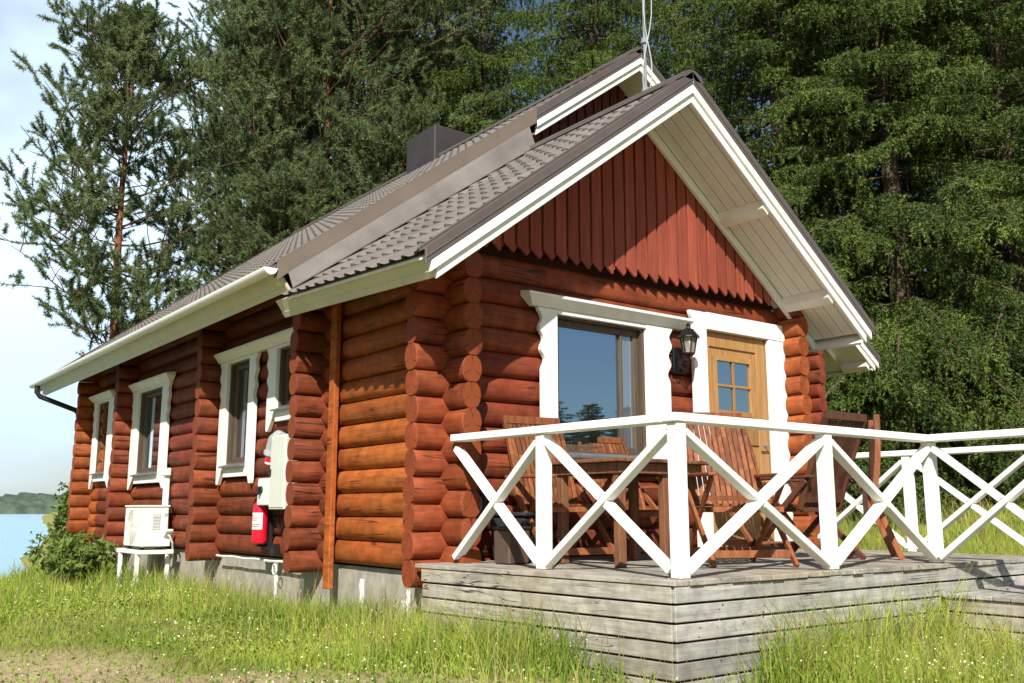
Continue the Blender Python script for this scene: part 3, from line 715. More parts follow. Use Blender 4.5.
for xx, yy in ((-.46, 6.05), (-.46, 6.55), (-.24, 6.05), (-.24, 6.55)): MB().box(xx, xx + .04, yy, yy + .15, -.099, -.071).build('foot', M['black'], HP)
MB().tube([(-.2, 5.9, .10), (-.19, 5.80, .06), (-.16, 5.78, -.02), (-.13, 5.84, -.12), (-.12, 5.9, -.3)], .014, 7).build('pipe', M['pipe_grey'], HP, smooth=True)
MB().tube([(-.17, 6.0, .36), (-.15, 5.92, .34), (-.135, 5.98, .42), (-.13, 6.12, .5)], .010, 6).build('power_cable', M['black'], HP, smooth=True)
HS = thing('pump_stand', 'low white painted timber stand carrying the heat pump', 'stand', (-.36, 6.3, -.6))
sd = MB().box(-.54, -.13, 5.80, 5.86, -.15, -.1); sd.box(-.54, -.13, 6.72, 6.78, -.15, -.1); sd.box(-.54, -.49, 5.861, 6.719, -.15, -.1); sd.box(-.18, -.13, 5.861, 6.719, -.15, -.1); sd.build('top_frame', M['white'], HS, bevel=.006)
for xx, yy in ((-.515, 5.95), (-.155, 5.95), (-.515, 6.66), (-.155, 6.66)):
    MB().box(xx - .024, xx + .024, yy - .024, yy + .024, -1.05, -.151).build('leg', M['white'], HS, bevel=.006)
PCV = thing('pipe_cover', 'white square pipe duct running down the logs to the heat pump', 'pipe duct', (-.13, 6.22, .42))
MB().box(-.17, -.112, 6.17, 6.25, .30, .80).build('duct', M['white'], PCV, bevel=.006)
MB().box(-.2, -.112, 6.13, 6.24, .801, .9).build('duct_head', M['ac_white'], PCV, bevel=.01)
# electric cabinet, switch box, conduit
EC = thing('meter_cabinet', 'tall pale grey electric cabinet beside the log cross wall', 'cabinet', (-.2, 2.45, .38))
MB().box(-.30, -.11, 2.28, 2.62, .38, 1.08).build('body', M['box_grey'], EC, bevel=.008)
MB().box(-.307, -.3005, 2.295, 2.605, .40, 1.06).build('door', M['box_grey'], EC, bevel=.003)
MB().box(-.33, -.3075, 2.575, 2.595, .70, .76).build('latch', M['black'], EC)
SB = thing('switch_box', 'small white switch box with a black lever below the conduit', 'switch box', (-.2, 2.77, .43))
MB().box(-.29, -.11, 2.63, 2.93, .42, .68).build('body', M['ac_white'], SB, bevel=.008)
MB().tube([(-.291, 2.83, .57), (-.315, 2.83, .57)], .035, 12).build('dial', M['black'], SB)
MB().beam((-.322, 2.83, .60), (-.322, 2.84, .52), (0, 1, 0), .03, .02).build('lever', M['black'], SB, bevel=.004)
CP = thing('conduit_elbow', 'fat grey conduit elbow with red end above the switch box', 'conduit', (-.2, 2.7, 1.05))
MB().tube([(-.2, 2.60, 1.06), (-.2, 2.68, 1.085), (-.2, 2.77, 1.06), (-.2, 2.83, .98), (-.2, 2.86, .90)], [.06, .062, .064, .06, .058], 12).build('elbow', M['pipe_grey'], CP, smooth=True)
MB().tube([(-.2, 2.843, .95), (-.2, 2.855, .915)], .072, 12).build('collar', M['pipe_grey'], CP, smooth=True)
MB().tube([(-.2, 2.86, .90), (-.2, 2.875, .85)], .05, 12).build('end_plug', M['red'], CP, smooth=True)
MB().tube([(-.2, 2.875, .85), (-.2, 2.882, .83)], .046, 12).build('end_ring', M['label'], CP, smooth=True)
CB = thing('cable_loop', 'black cable loop hanging under the electric cabinet', 'cable', (-.16, 2.5, .25))
MB().tube([(-.17, 2.62 - .07 * math.sin(t * math.pi / 6) * (1 if t < 7 else .8), .40 - .11 * (1 - math.cos(t * math.pi / 6))) for t in range(13)], .010, 6).build('loop', M['black'], CB, smooth=True)
FE = thing('fire_extinguisher', 'red fire extinguisher with white label hung on the log wall', 'extinguisher', (-.22, 2.99, .05))
MB().lathe((-.22, 2.99, .05), [(.06, 0), (.074, .015), (.077, .03), (.077, .34), (.07, .375), (.05, .40), (.028, .415), (.026, .43)], 20).build('cylinder', M['red'], FE, smooth=True)
lbm = MB(); vs = []; fs = []
for i in range(9):
    an = R(150 + i * 14)
    for z in (.17, .33): vs.append((-.22 + .0785 * math.cos(an), 2.99 + .0785 * math.sin(an), z + .02))
for i in range(8): fs.append((2 * i, 2 * i + 2, 2 * i + 3, 2 * i + 1))
lbm.add(vs, fs).build('label', M['label'], FE)
lp = MB()
for k, (z, w0, w1) in enumerate(((.315, 165, 200), (.295, 160, 240), (.275, 160, 225), (.235, 165, 245), (.215, 165, 230))):
    vs = []; fs = []
    for i in range(6):
        an = R(w0 + (w1 - w0) * i / 5)
        for dz in (0, .009): vs.append((-.22 + .0795 * math.cos(an), 2.99 + .0795 * math.sin(an), z + dz))
    for i in range(5): fs.append((2 * i, 2 * i + 2, 2 * i + 3, 2 * i + 1))
    lp.add(vs, fs)
lp.build('label_print', M['red'], FE)
vh = MB().lathe((-.22, 2.99, .478), [(.024, 0), (.024, .045), (.012, .05)], 10); vh.beam((-.22, 2.99, .525), (-.22, 2.87, .565), (1, 0, 0), .022, .01); vh.beam((-.22, 2.99, .50), (-.22, 2.89, .50), (1, 0, 0), .022, .01)
vh.build('valve', M['galv'], FE)
MB().tube([(-.22, 3.0, .50), (-.26, 3.05, .48), (-.255, 3.08, .4), (-.25, 3.075, .2), (-.25, 3.07, .12)], .010, 7).build('hose', M['black'], FE, smooth=True)
br = MB().box(-.142, -.105, 2.95, 3.03, .0, .42); br.box(-.25, -.1425, 2.965, 3.015, .02, .047); br.box(-.16, -.1, 2.78, 2.86, -.06, .05); br.build('bracket', M['black'], FE)
WC = thing('white_cable', 'white cable stapled along the bottom of the log wall', 'cable', (-.08, 3, -.1))
MB().tube([(-.115, 4.4 - .13 * t, -.115 - .004 * math.sin(t * 1.3)) for t in range(18)], .013, 6).build('cable', M['ac_white'], WC, smooth=True)
MB().tube([(-.125, 2.82 + .045 * math.sin(t * math.pi / 5), -.14 - .05 * (1 - math.cos(t * math.pi / 5))) for t in range(11)], .008, 5).build('slack_loop', M['ac_white'], WC, smooth=True)

# ------------------------------------------------------------------ deck and railings
DX0, DX1, DY0 = -.13, 4.32, -2.43
DK = thing('wooden_deck', 'weathered grey timber deck with board skirt in front of the cabin', 'deck', (2, -1.2, -.6))
bd = MB(); x = DX0
while x < DX1 - .02:
    w = .118; bd.box(x, min(x + w - .006, DX1), DY0 + rnd.uniform(-.012, .006), -.115 if x > -.13 else -.115, -.032, rnd.uniform(-.002, .001)); x += w
bd.prism([(DX0 - .006, DY0, -.03), (DX0 - .006, -.14, -.03), (-.36, -.14, -.03)], (0, 0, .03))
bd.build('deck_boards', M['deck'], DK, bevel=.004)
sk = MB(); sk2 = MB(); sk3 = MB()
for k in range(6):
    z1 = -.034 - k * .1; z0 = z1 - .088
    sk.box(DX0 + .012, DX1 - .02 if k < 2 else 2.6, DY0 + .012 + rnd.uniform(0, .004), DY0 + .036, z0, z1)
    yr = -.20 - .02 * (k % 2); sk2.beam((DX0 + .012, DY0 + .037, (z0 + z1) / 2), (-.335 + rnd.uniform(0, .003), yr, (z0 + z1) / 2), (0, 0, 1), z1 - z0, .024)
sk.build('skirt_boards', M['skirt_x'], DK, bevel=.004); sk2.build('skirt_boards', M['skirt_y'], DK, bevel=.004)
fr = MB()
for x in np.linspace(DX0 + .08, DX1 - .08, 8): fr.box(x - .024, x + .024, DY0 + .05, -.14, -.18, -.033)
fr.box(DX0 + .05, DX1 - .05, DY0 + .06, DY0 + .1, -.9, -.19); fr.box(DX0 + .06, DX0 + .1, DY0 + .11, -.4, -.9, -.19)
fr.build('joists', M['dark_soffit'], DK)
WKY0 = -6.2
WK = thing('boardwalk', 'lower grey timber walkway leading off the deck between white rails', 'walkway', (3.45, -4, -.7))
bd = MB(); y = DY0 + .005
while y > WKY0:
    bd.box(2.60, 4.34, y - .112, y, -.232, -.2 + rnd.uniform(-.002, .001)); y -= .118
bd.build('deck_boards', M['skirt_x'], WK, bevel=.004)
sk = MB()
for k in range(4):
    z1 = -.234 - k * .1; sk.box(2.62, 2.645, WKY0, DY0 - .004, z1 - .088, z1)
sk.build('skirt_boards', M['skirt_y'], WK, bevel=.004)
fr = MB(); fr.box(2.66, 2.7, WKY0, DY0 - .01, -1.1, -.24); fr.box(4.24, 4.28, WKY0, DY0 - .01, -1.1, -.24); fr.build('joists', M['dark_soffit'], WK)
HR = .92
def railing(label, posts, start=None, end=None, zb=None, axis='x', extra=None, bz=None):
    """posts: list of points; braces cross in every bay; one cap board over all"""
    pts = ([start] if start else []) + posts + ([end] if end else [])
    c = Vector(pts[len(pts) // 2]); RL = thing('deck_railing', label, 'railing', (c.x, c.y, 0), 'white cross braced railings round the deck')
    d = (Vector((*pts[-1], 0)) - Vector((*pts[0], 0))).normalized(); side = Vector((-d.y, d.x, 0))
    zz = zb or 0
    for p in posts:
        MB().box(p[0] - .04, p[0] + .04, p[1] - .04, p[1] + .04, .002 + zz, HR - .054).build('post', M['white'], RL, bevel=.005)
    a = Vector((*pts[0], HR - .026)); e = Vector((*pts[-1], HR - .026))
    if extra: a -= d * extra[0]; e += d * extra[1]
    MB().beam(a, e, side, .105, .052).build('top_rail', M['white'], RL, bevel=.006)
    hw = .042
    for p, q in zip(pts[:-1], pts[1:]):
        P0 = Vector((*p, 0)); Q0 = Vector((*q, 0))
        i0 = 0 if p == start else hw; i1 = 0 if q == end else hw
        A = P0 + d * i0; B = Q0 - d * i1; zt, zb_ = HR - .10, .04 + (zz if bz is None else bz)
        MB().beam(A + Vector((0, 0, zb_)), B + Vector((0, 0, zt)), side, .078, .04).build('brace', M['white'], RL, bevel=.004)
        A2 = A + Vector((0, 0, zt)); B2 = B + Vector((0, 0, zb_)); mid = (A2 + B2) / 2; u = (B2 - A2).normalized()
        g = .027 / max(.2, abs(math.sin(2 * math.atan2(zt - zb_, (B - A).length))))
        for s0, s1 in ((A2, mid - u * g), (mid + u * g, B2)):
            MB().beam(s0, s1, side, .076, .04).build('brace', M['white'], RL, bevel=.004)
    return RL
railing('white railing on the side of the deck next to the cabin corner and plastic tub', [(-.05, -1.22)], start=(-.10, -.29), end=(-.003, -2.293), extra=(.03, -.01))
railing('white railing along the front edge of the deck with the tall corner post', [(0, -2.35), (1.40, -2.35), (2.70, -2.35)], extra=(.0625, .06))
railing('white railing on the near side of the boardwalk', [(2.66, -3.42), (2.66, -4.5), (2.66, -5.6)], start=(2.66, -2.41), zb=-.2, extra=(0, .06), bz=0)
railing('white railing behind the boardwalk on the far right edge of the deck', [(4.25, -.16), (4.25, -1.28), (4.25, -2.40), (4.25, -3.5), (4.25, -4.6), (4.25, -5.7)], extra=(.06, .06))

# ------------------------------------------------------------------ deck furniture
def make_chair(name, label, mat, folded=False):
    t = thing(name, label, 'chair', (0, 0, 0), 'slatted folding chairs on the deck')
    mb = MB()
    for k in range(8):
        x = -.21 + k * .06; mb.box(x - .024, x + .024, -.20, .22, .40, .42)
    mb.build('seat', mat, t, bevel=.003)
    MB().box(-.25, .25, .20, .245, .36, .399).build('seat_rail', mat, t, bevel=.004); MB().box(-.25, .25, -.21, -.175, .36, .399).build('seat_rail', mat, t, bevel=.004)
    # back: curved slats between two stiles
    def bk(z): tt = (z - .40) / .68; return -.21 - .23 * tt - .05 * tt * tt
    mb = MB()
    for k in range(11):
        x = -.205 + k * .041
        for i in range(5):
            za, zb = .42 + i * .124, .42 + (i + 1) * .124
            mb.beam((x, bk(za), za), (x, bk(zb), zb + .003), (1, 0, 0), .031, .014)
    mb.build('backrest', mat, t)
    mb = MB()
    for x in (-.243, .243):
        for i in range(5):
            za, zb = .38 + i * .136, .38 + (i + 1) * .136 + .004
            mb.beam((x, bk(za), za), (x, bk(zb), zb), (1, 0, 0), .03, .045)
    mb.beam((-.258, bk(1.075), 1.08), (.258, bk(1.075), 1.08), (0, 1, 0), .03, .062); mb.beam((-.228, bk(.46), .455), (.228, bk(.46), .455), (0, 1, 0), .028, .05)
    mb.build('back_frame', mat, t, bevel=.004)
    for s in (-1, 1):
        MB().beam((s * .285, .33, 0.004), (s * .285, -.30, .60), (1, 0, 0), .026, .045).build('leg', mat, t, bevel=.004)
        MB().beam((s * .258, -.40, 0.004), (s * .258, .26, .60), (1, 0, 0), .024, .045).build('leg', mat, t, bevel=.004)
        MB().beam((s * .275, -.36, .625), (s * .275, .34, .615), (1, 0, 0), .06, .024).build('armrest', mat, t, bevel=.006)
    MB().beam((-.271, .255, .085), (.271, .255, .085), (0, 0, 1), .05, .022).build('stretcher', mat, t, bevel=.003); MB().beam((-.245, -.33, .085), (.245, -.33, .085), (0, 0, 1), .05, .022).build('stretcher', mat, t, bevel=.003)
    return t
def face(vx, vy): return math.atan2(-vx, vy)         # rotation that turns +Y to (vx, vy)
c0 = make_chair('folding_chair', 'orange brown slatted chair right of the corner post with its front to the rail', M['teak'])
c0.location = (1.33, -1.66, 0); c0.rotation_euler.z = face(-.5, -.86)
copy_tree(c0, (.62, -.62, 0), face(-.18, -1), label='orange slatted chair left of the table under the big window')
copy_tree(c0, (1.52, -.50, 0), face(-.1, -1), (1, 1, .9), label='slatted chair behind the table close to the log wall')
copy_tree(c0, (2.98, -.58, 0), face(-.25, -1), label='slatted chair near the door behind the dark chair')
c1 = make_chair('folding_chair', 'dark brown slatted chair turned away behind the middle rail post', M['teak_dark'])
c1.location = (2.42, -1.38, 0); c1.rotation_euler.z = face(.02, 1)
# folded chair seen edge-on
fc = thing('folded_chair', 'folded orange wooden chair seen edge on above the front rail', 'chair', (2.80, -1.80, 0), 'slatted folding chairs on the deck')
vd = Vector((.80, .60, 0)).normalized(); sd = Vector((-vd.y, vd.x, 0)); o0 = Vector((2.83, -1.85, 0))
def q(a, s, z): return o0 + vd * a - sd * s + Vector((0, 0, z))
mb = MB()
for a in (0, .5):
    pr_ = [(.05, .10), (-.02, .40), (-.03, .55), (.0, .75), (.015, .95), (.015, 1.12)]
    for (s0, z0), (s1, z1) in zip(pr_[1:-1], pr_[2:]): mb.beam(q(a, s0, z0), q(a, s1, z1 + .004), vd, .03, .045)
mb.build('back_frame', M['teak'], fc, bevel=.004)
mb = MB()
for k in range(7): mb.beam(q(.06 + k * .063, -.03, .5), q(.06 + k * .063, .012, 1.06), vd, .04, .014)
mb.build('backrest', M['teak'], fc)
for a in (-.03, .53):
    MB().beam(q(a, .13, .004), q(a, -.10, .60), vd, .026, .045).build('leg', M['teak'], fc, bevel=.004)
    MB().beam(q(a * .9 + .02, -.26, .004), q(a * .9 + .02, .0, .45), vd, .024, .045).build('leg', M['teak'], fc, bevel=.004)
MB().beam(q(0, -.08, .45), q(.5, -.08, .45), (0, 0, 1), .30, .022).build('seat', M['teak'], fc, bevel=.004)
# table
T = thing('wooden_table', 'brown slatted garden table behind the deck corner post', 'table', (.82, -1.08, 0), None)
mb = MB(); x = .36
while x < 1.28:
    mb.box(x, x + .078, -1.50, -.68, .695, .72); x += .086
mb.build('tabletop', M['teak_table'], T, bevel=.004)
mb = MB().box(.42, 1.24, -1.44, -1.415, .62, .694); mb.box(.42, 1.24, -.765, -.74, .62, .694); mb.box(.42, .445, -1.41, -.77, .62, .694); mb.box(1.215, 1.24, -1.41, -.77, .62, .694); mb.build('apron', M['teak_table'], T, bevel=.004)
for xx, yy in ((.47, -1.385), (.90, -1.385), (.47, -.80), (1.18, -.80)): MB().box(xx - .033, xx + .033, yy - .029, yy + .029, .003, .694).build('leg', M['teak_table'], T, bevel=.005)
# black tub and brown bucket by the wall
TB = thing('plastic_tub', 'black plastic tub tipped against the log wall under the window', 'tub', (.42, -.45, 0))
a = [(.26, -.62), (.60, -.50), (.56, -.20), (.20, -.28)]
def frus(mb, z0, z1, s0, s1, cx, cy, pts):
    lo = [(cx + (px - cx) * s0, cy + (py - cy) * s0, z0) for px, py in pts]; hi = [(cx + (px - cx) * s1, cy + (py - cy) * s1, z1) for px, py in pts]
    k = len(pts); return mb.add(lo + hi, [tuple(range(k - 1, -1, -1))] + [(i, (i + 1) % k, k + (i + 1) % k, k + i) for i in range(k)] + [tuple(range(k, 2 * k))])
cx, cy = .405, -.40
frus(MB(), .004, .33, .92, 1.08, cx, cy, a).build('body', M['blackplastic'], TB, bevel=.02)
frus(MB(), .331, .36, 1.16, 1.17, cx, cy, a).build('rim', M['blackplastic'], TB, bevel=.008)
BK = thing('brown_crate', 'small dark brown box on the deck left of the black tub', 'box', (.13, -.62, 0))
frus(MB(), .004, .24, .95, 1.0, .14, -.62, [(.03, -.74), (.25, -.70), (.25, -.52), (.03, -.55)]).build('body', M['tub_brown'], BK, bevel=.012)
frus(MB(), .241, .262, 1.05, 1.06, .14, -.62, [(.03, -.74), (.25, -.70), (.25, -.52), (.03, -.55)]).build('lid', M['blackplastic'], BK, bevel=.006)
HSE = thing('hose_ring', 'coiled dark hose hung on the logs above the plastic tub', 'hose', (.16, -.13, .42))
for k in range(3):
    MB().tube([(.16 + (.075 + k * .006) * math.cos(t * math.pi / 10), -.125 - .014 * k, .42 + (.09 + k * .005) * math.sin(t * math.pi / 10)) for t in range(21)], .009, 6).build('coil', M['black'] if k else M['pipe_grey'], HSE, smooth=True)
BT = thing('glass_bottle', 'small green bottle standing on the deck beside the door', 'bottle', (1.95, -.62, 0))
MB().lathe((1.95, -.62, .003), [(.032, 0), (.036, .01), (.036, .13), (.014, .18), (.013, .235)], 14).build('bottle_body', M['green_glass'], BT, smooth=True)
MB().lathe((1.95, -.62, .06), [(.0365, 0), (.0365, .06)], 14).build('bottle_label', M['label'], BT, smooth=True)

# ------------------------------------------------------------------ trees
def needle_tris(base, dirv, length, n, nl, nw, spread, rs, droop=0.0):
    """n thin needle-spray triangles along every twig"""
    K = len(base); t = rs.rand(K, n); p = base[:, None] + dirv[:, None] * (t * length[:, None])[..., None]
    rd = rs.normal(size=(K, n, 3)); rd /= np.linalg.norm(rd, axis=2, keepdims=True) + 1e-9
    d = dirv[:, None] * (1 - spread) + rd * spread; d[..., 2] -= droop
    d /= np.linalg.norm(d, axis=2, keepdims=True) + 1e-9
    r2 = rs.normal(size=(K, n, 3)); s = np.cross(d, r2); s /= np.linalg.norm(s, axis=2, keepdims=True) + 1e-9
    L = nl * rs.uniform(.6, 1.25, (K, n, 1)); W = nw * rs.uniform(.7, 1.3, (K, n, 1))
    a = p - s * W * .5; b = p + s * W * .5; c = p + d * L
    # two-triangle spray: a-b-c and a mid kink keeps it from looking like a spike
    V = np.stack([a, b, c], 2).reshape(-1, 3)
    return V
def tube_np(mb, pts, r0, r1, seg=6):
    k = len(pts); mb.tube(pts, [r0 + (r1 - r0) * i / (k - 1) for i in range(k)], seg)
def finish(root, tv, trunk, mat, bark):
    tv = np.concatenate(tv); F = np.arange(len(tv)).reshape(-1, 3)
    trunk.build('trunk', M[bark], root, smooth=False)
    np_mesh('crown', tv, F, M[mat], root)
def make_spruce(label, H, R0, seed, z_low=.35, dens=1.0, fine=1.0):
    rs = np.random.RandomState(seed); root = thing('spruce_tree', label, 'tree', (0, 0, 0), 'spruces behind the cabin')
    tr = MB(); tube_np(tr, [(0.05 * math.sin(z), .05 * math.cos(z * .7), z) for z in np.linspace(-.3, H, 12)], .019 * H * .75, .012, 9)
    B = []; Dv = []; Ln = []; z = z_low
    while z < H - .15:
        f = 1 - z / H; Lb = R0 * (f ** .75) * (1.0 if f < .93 else .8) + .15
        nb = rs.randint(5, 8)
        a0 = rs.rand() * 6.28
        for k in range(nb):
            if rs.rand() < .16: continue
            an = a0 + k * 6.283 / nb + rs.uniform(-.3, .3); L = Lb * rs.uniform(.45, 1.25)
            up = .25 * (1 - f) + .02; sag = .52 * f + .14
            def bp(t): return np.array([math.cos(an) * L * t, math.sin(an) * L * t, z + L * (up * t - sag * t * t + .16 * max(0, t - .7))])
            if L > .7: tr.tube([bp(t) for t in (0, .35, .7, 1)], [.012 * L + .004, .009 * L + .003, .005 * L + .002, .003], 4, False)
            m_ = max(5, int(L * 8.5 * dens)); side = np.array([-math.sin(an), math.cos(an), 0])
            for i in range(m_):
                t = .16 + .84 * (i + rs.rand()) / m_; p = bp(t); rad = np.array([math.cos(an), math.sin(an), 0])
                for s in (-1, 1):
                    d = side * s * rs.uniform(.5, 1.0) + rad * rs.uniform(.2, .7); d[2] += rs.uniform(-.45, -.05) - .25 * f
                    d /= np.linalg.norm(d); l = (.2 + .70 * (1 - abs(t - .45)) * min(1, L / 2.2)) * rs.uniform(.5, 1.15)
                    B.append(p); Dv.append(d); Ln.append(l)
                    for _ in range(1 + (rs.rand() < .6 * f + .15)):           # hanging curtain twigs
                        B.append(p + d * l * rs.uniform(.2, .9)); dd_ = np.array([rs.uniform(-.35, .35), rs.uniform(-.35, .35), -1.0]); Dv.append(dd_ / np.linalg.norm(dd_)); Ln.append(rs.uniform(.12, .40) * (.6 + f * .6))
        z += rs.uniform(.26, .46) * (1 + .25 * f)
    B = np.array(B); Dv = np.array(Dv); Ln = np.array(Ln)
    n = int(32 * fine)
    V = needle_tris(B, Dv, Ln, n, .07, .025, .62, rs, .06)
    finish(root, [V], tr, 'spruce', 'bark_spruce')
    return root
def make_pine(label, H, seed, zc, R0, dens=1.0, lean=0.0, name='pine_tree'):
    rs = np.random.RandomState(seed); root = thing(name, label, 'tree', (0, 0, 0), 'pines by the lake shore')
    def tp(z): return np.array([lean * (z / H) ** 2 * H * .1 + .06 * math.sin(z * .6), .05 * math.cos(z * .5), z])
    tr = MB(); tk_ = MB(); tube_np(tk_, [tp(z) for z in np.linspace(-.3, H, 16)], .0115 * H + .02, .015, 10)
    B = []; Dv = []; Ln = []; z = zc
    def bough(p0, d0, L, lev):
        n = 5; pts = [p0]; d = d0.copy()
        for i in range(n):
            d = d + rs.normal(size=3) * .16; d[2] += .07; d /= np.linalg.norm(d); pts.append(pts[-1] + d * L / n)
        r = .009 * L + .004
        if lev < 2: tr.tube([p for p in pts], [r * (1 - .16 * i) for i in range(n + 1)], 5, False)
        if lev < 2:
            m_ = int((6 if lev == 0 else 5) * dens + rs.rand())
            for k in range(m_):
                t = rs.uniform(.3, 1.0) if lev == 0 else rs.uniform(.2, 1.0)
                i = min(n - 1, int(t * n)); p = pts[i] + (pts[i + 1] - pts[i]) * (t * n - i)
                q = rs.normal(size=3); q -= d * (q @ d) * .4; q[2] = abs(q[2]) * .5; q /= np.linalg.norm(q)
                dd_ = d * .55 + q * .75; dd_ /= np.linalg.norm(dd_); bough(p, dd_, L * rs.uniform(.32, .5), lev + 1)
        # tufts near the ends
        for k in range(3 if lev == 2 else 2):
            i = n - 1 - (k % 2); B.append(pts[i]); Dv.append((pts[i + 1] - pts[i]) / (np.linalg.norm(pts[i + 1] - pts[i]) + 1e-9)); Ln.append(rs.uniform(.18, .38))
    while z < H - .1:
        f = (z - zc) / (H - zc); Lb = R0 * (math.sin(math.pi * min(1, .22 + .78 * f) * .97) ** .8) * (1 if f < .8 else .9) + .3
        for k in range(rs.randint(3, 6)):
            an = rs.rand() * 6.283; L = Lb * rs.uniform(.5, 1.15); d = np.array([math.cos(an), math.sin(an), .12 + .75 * f * f + rs.uniform(-.15, .2)]); d /= np.linalg.norm(d)
            bough(tp(z), d, L, 0)
        z += rs.uniform(.22, .42)
    # dead stubs below the crown
    zz = zc - 2.2
    while zz < zc:
        an = rs.rand() * 6.28; tr.tube([tp(zz), tp(zz) + np.array([math.cos(an), math.sin(an), .1]) * rs.uniform(.4, 1.3)], [.02, .006], 4, False); zz += rs.uniform(.3, .6)
    B = np.array(B); Dv = np.array(Dv); Ln = np.array(Ln)
    V = needle_tris(B, Dv, Ln, 52, .105, .018, .62, rs)
    tr.build('boughs', M['bark_bough'], root)
    finish(root, [V], tk_, 'pine', 'bark_pine')
    return root
CAM = np.array([-4.0064, -6.0543, .376]); FPX = 944.43; PITCH_C = .1766; YAW = .6525
def place(px, dist):
    """ground point at a horizontal distance along the heading of a column of the photograph"""
    an = YAW + math.atan2((px - 512) * math.cos(PITCH_C), FPX); x = CAM[0] + dist * math.sin(an); y = CAM[1] + dist * math.cos(an)
    return (x, y, float(ground_z(x, y)) - .05)
pA = make_pine('slender pine by the lake with orange trunk left of the roof', 12.6, 11, 3.9, 2.35, .72)
pA.location = place(100, 23)
pB = make_pine('broad dense pine rising behind the long roof slope', 19.5, 23, 7.6, 3.9, 1.1)
pB.location = place(312, 26)
copy_tree(pB, place(285, 33), 2.1, 1.0, 'bushy pine filling the gap right of the slender lake pine')
copy_tree(pA, place(236, 25), 2.4, (1.15, 1.15, 1.15), 'bushy pine just right of the slender lake pine')
copy_tree(pA, place(392, 24), 4.4, (1.0, 1.0, .86), 'younger pine in front of the tall pines next to the chimney')
copy_tree(pA, place(268, 21.5), .7, (.9, .9, .66), 'low pine with its top just over the middle of the long roof')
copy_tree(pB, place(390, 32), 4.0, 1.08, 'tall pine behind the chimney')
sA = make_spruce('tall dark spruce behind the main gable', 22, 4.0, 5)
sA.location = place(600, 24)
sB = make_spruce('sunlit spruce with drooping boughs right of the front gable', 20, 4.3, 9, 1.0)
sB.location = place(800, 20.5)
sC = make_spruce('broad spruce with low sunlit boughs beside the deck', 18, 4.2, 14, 1.0)
sC.location = place(915, 20)
for base, px, d, rz, s, lab in ((sA, 480, 27, 1.0, 1.0, 'spruce between the chimney and the roof ridge'), (sB, 695, 27, 2.0, 1.05, 'spruce behind the top of the antenna mast'),
        (sC, 1040, 21, 2.6, 1.05, 'spruce at the right edge with boughs over the lawn'), 
        (sA, 985, 25, 3.1, 1.0, 'second row spruce above the boardwalk railing'), 
        
        (sC, 870, 27, 1.7, 1.25, 'second row spruce behind the right eave'), 
        
        (sC, 1110, 30, .3, 1.3, 'distant spruce outside the right edge'), ):
    copy_tree(base, place(px, d), rz, s, lab)
copy_tree(pA, (-9.6, -1.8, float(ground_z(-9.6, -1.8))), 2.2, .60, 'unseen pine added left of the yard to shade the grass')  # pine out of view, added to cast shade on the grass beside the cabin
# trees across the yard behind the camera, mirrored in the window
for k in range(24):
    a_ = R(34 + .85 * k + rnd.uniform(-.5, .5)); D_ = 34 + rnd.uniform(-3, 5); x, y = 1.4 + D_ * math.sin(a_), -D_ * math.cos(a_); q_ = (.22, .27, .24, .31, .23, .26, .29)[k % 7]
    copy_tree((sA, sB, sC)[k % 3], (x, y, float(ground_z(x, y))), k * 1.3, (q_ * 2.3, q_ * 2.3, q_ * 1.1), 'young spruce across the yard facing the cabin', 'young spruces across the yard')

# leafy shrub at the far corner of the cabin
def make_shrub(label, loc, H, Rr, n, seed, mat='leaf', name='leafy_shrub'):
    rs = np.random.RandomState(seed); root = thing(name, label, 'shrub', loc)
    tr = MB(); B = []; Dv = []; Ln = []
    for k in range(n):
        an = rs.rand() * 6.28; sp = rs.uniform(.15, 1) * Rr; h = H * rs.uniform(.55, 1.05); p = np.array([0.0, 0, 0]) + np.array([rs.uniform(-.2, .2), rs.uniform(-.2, .2), 0]) * Rr
        pts = [p + np.array([math.cos(an) * sp * t ** 1.4, math.sin(an) * sp * t ** 1.4, h * t]) for t in (0, .3, .6, .85, 1)]
        tr.tube(pts, [.014, .011, .008, .005, .003], 4, False)
        for t in np.linspace(.15, 1, 14):
            i = min(3, int(t * 4)); q = pts[i] + (pts[i + 1] - pts[i]) * (t * 4 - i) if i < 4 else pts[-1]
            d = rs.normal(size=3); d[2] = abs(d[2]) * .5; d /= np.linalg.norm(d); B.append(q); Dv.append(d); Ln.append(.22 * rs.uniform(.5, 1.2))
    V = needle_tris(np.array(B), np.array(Dv), np.array(Ln), 7, .085, .05, .7, rs, .15)
    F = np.arange(len(V)).reshape(-1, 3)
    tr.build('stem', M['bark_grey'], root)
    for o in root.children: o.location = (0, 0, 0)
    np_mesh('foliage', V, F, M[mat], root)
    return root
def at(x, y): return (x, y, float(ground_z(x, y)) - .03)
def shrub_at(label, x, y, H, Rr, n, seed):
    l = at(x, y); o = make_shrub(label, (0, 0, 0), H, Rr, n, seed); o.location = l; return o
shrub_at('green leafy bush beside the far corner of the cabin above the lake', -.0, 11.7, 1.5, .28, 34, 3)
shrub_at('low leafy bush under the far end of the log wall', -.3, 10.4, .4, .3, 18, 4)
shrub_at('tall weed clump at the foot of the far window', -.65, 8.6, .75, .6, 30, 5)
shrub_at('weed clump left of the heat pump stand', -.85, 7.3, .6, .5, 24, 6)
shrub_at('dark bush at the wood edge behind the deck railing', 12.3, 5.0, 1.2, 1.0, 40, 8)
shrub_at('bush below the low spruce boughs right of the cabin', 10.6, 6.4, 1.3, .9, 40, 9)

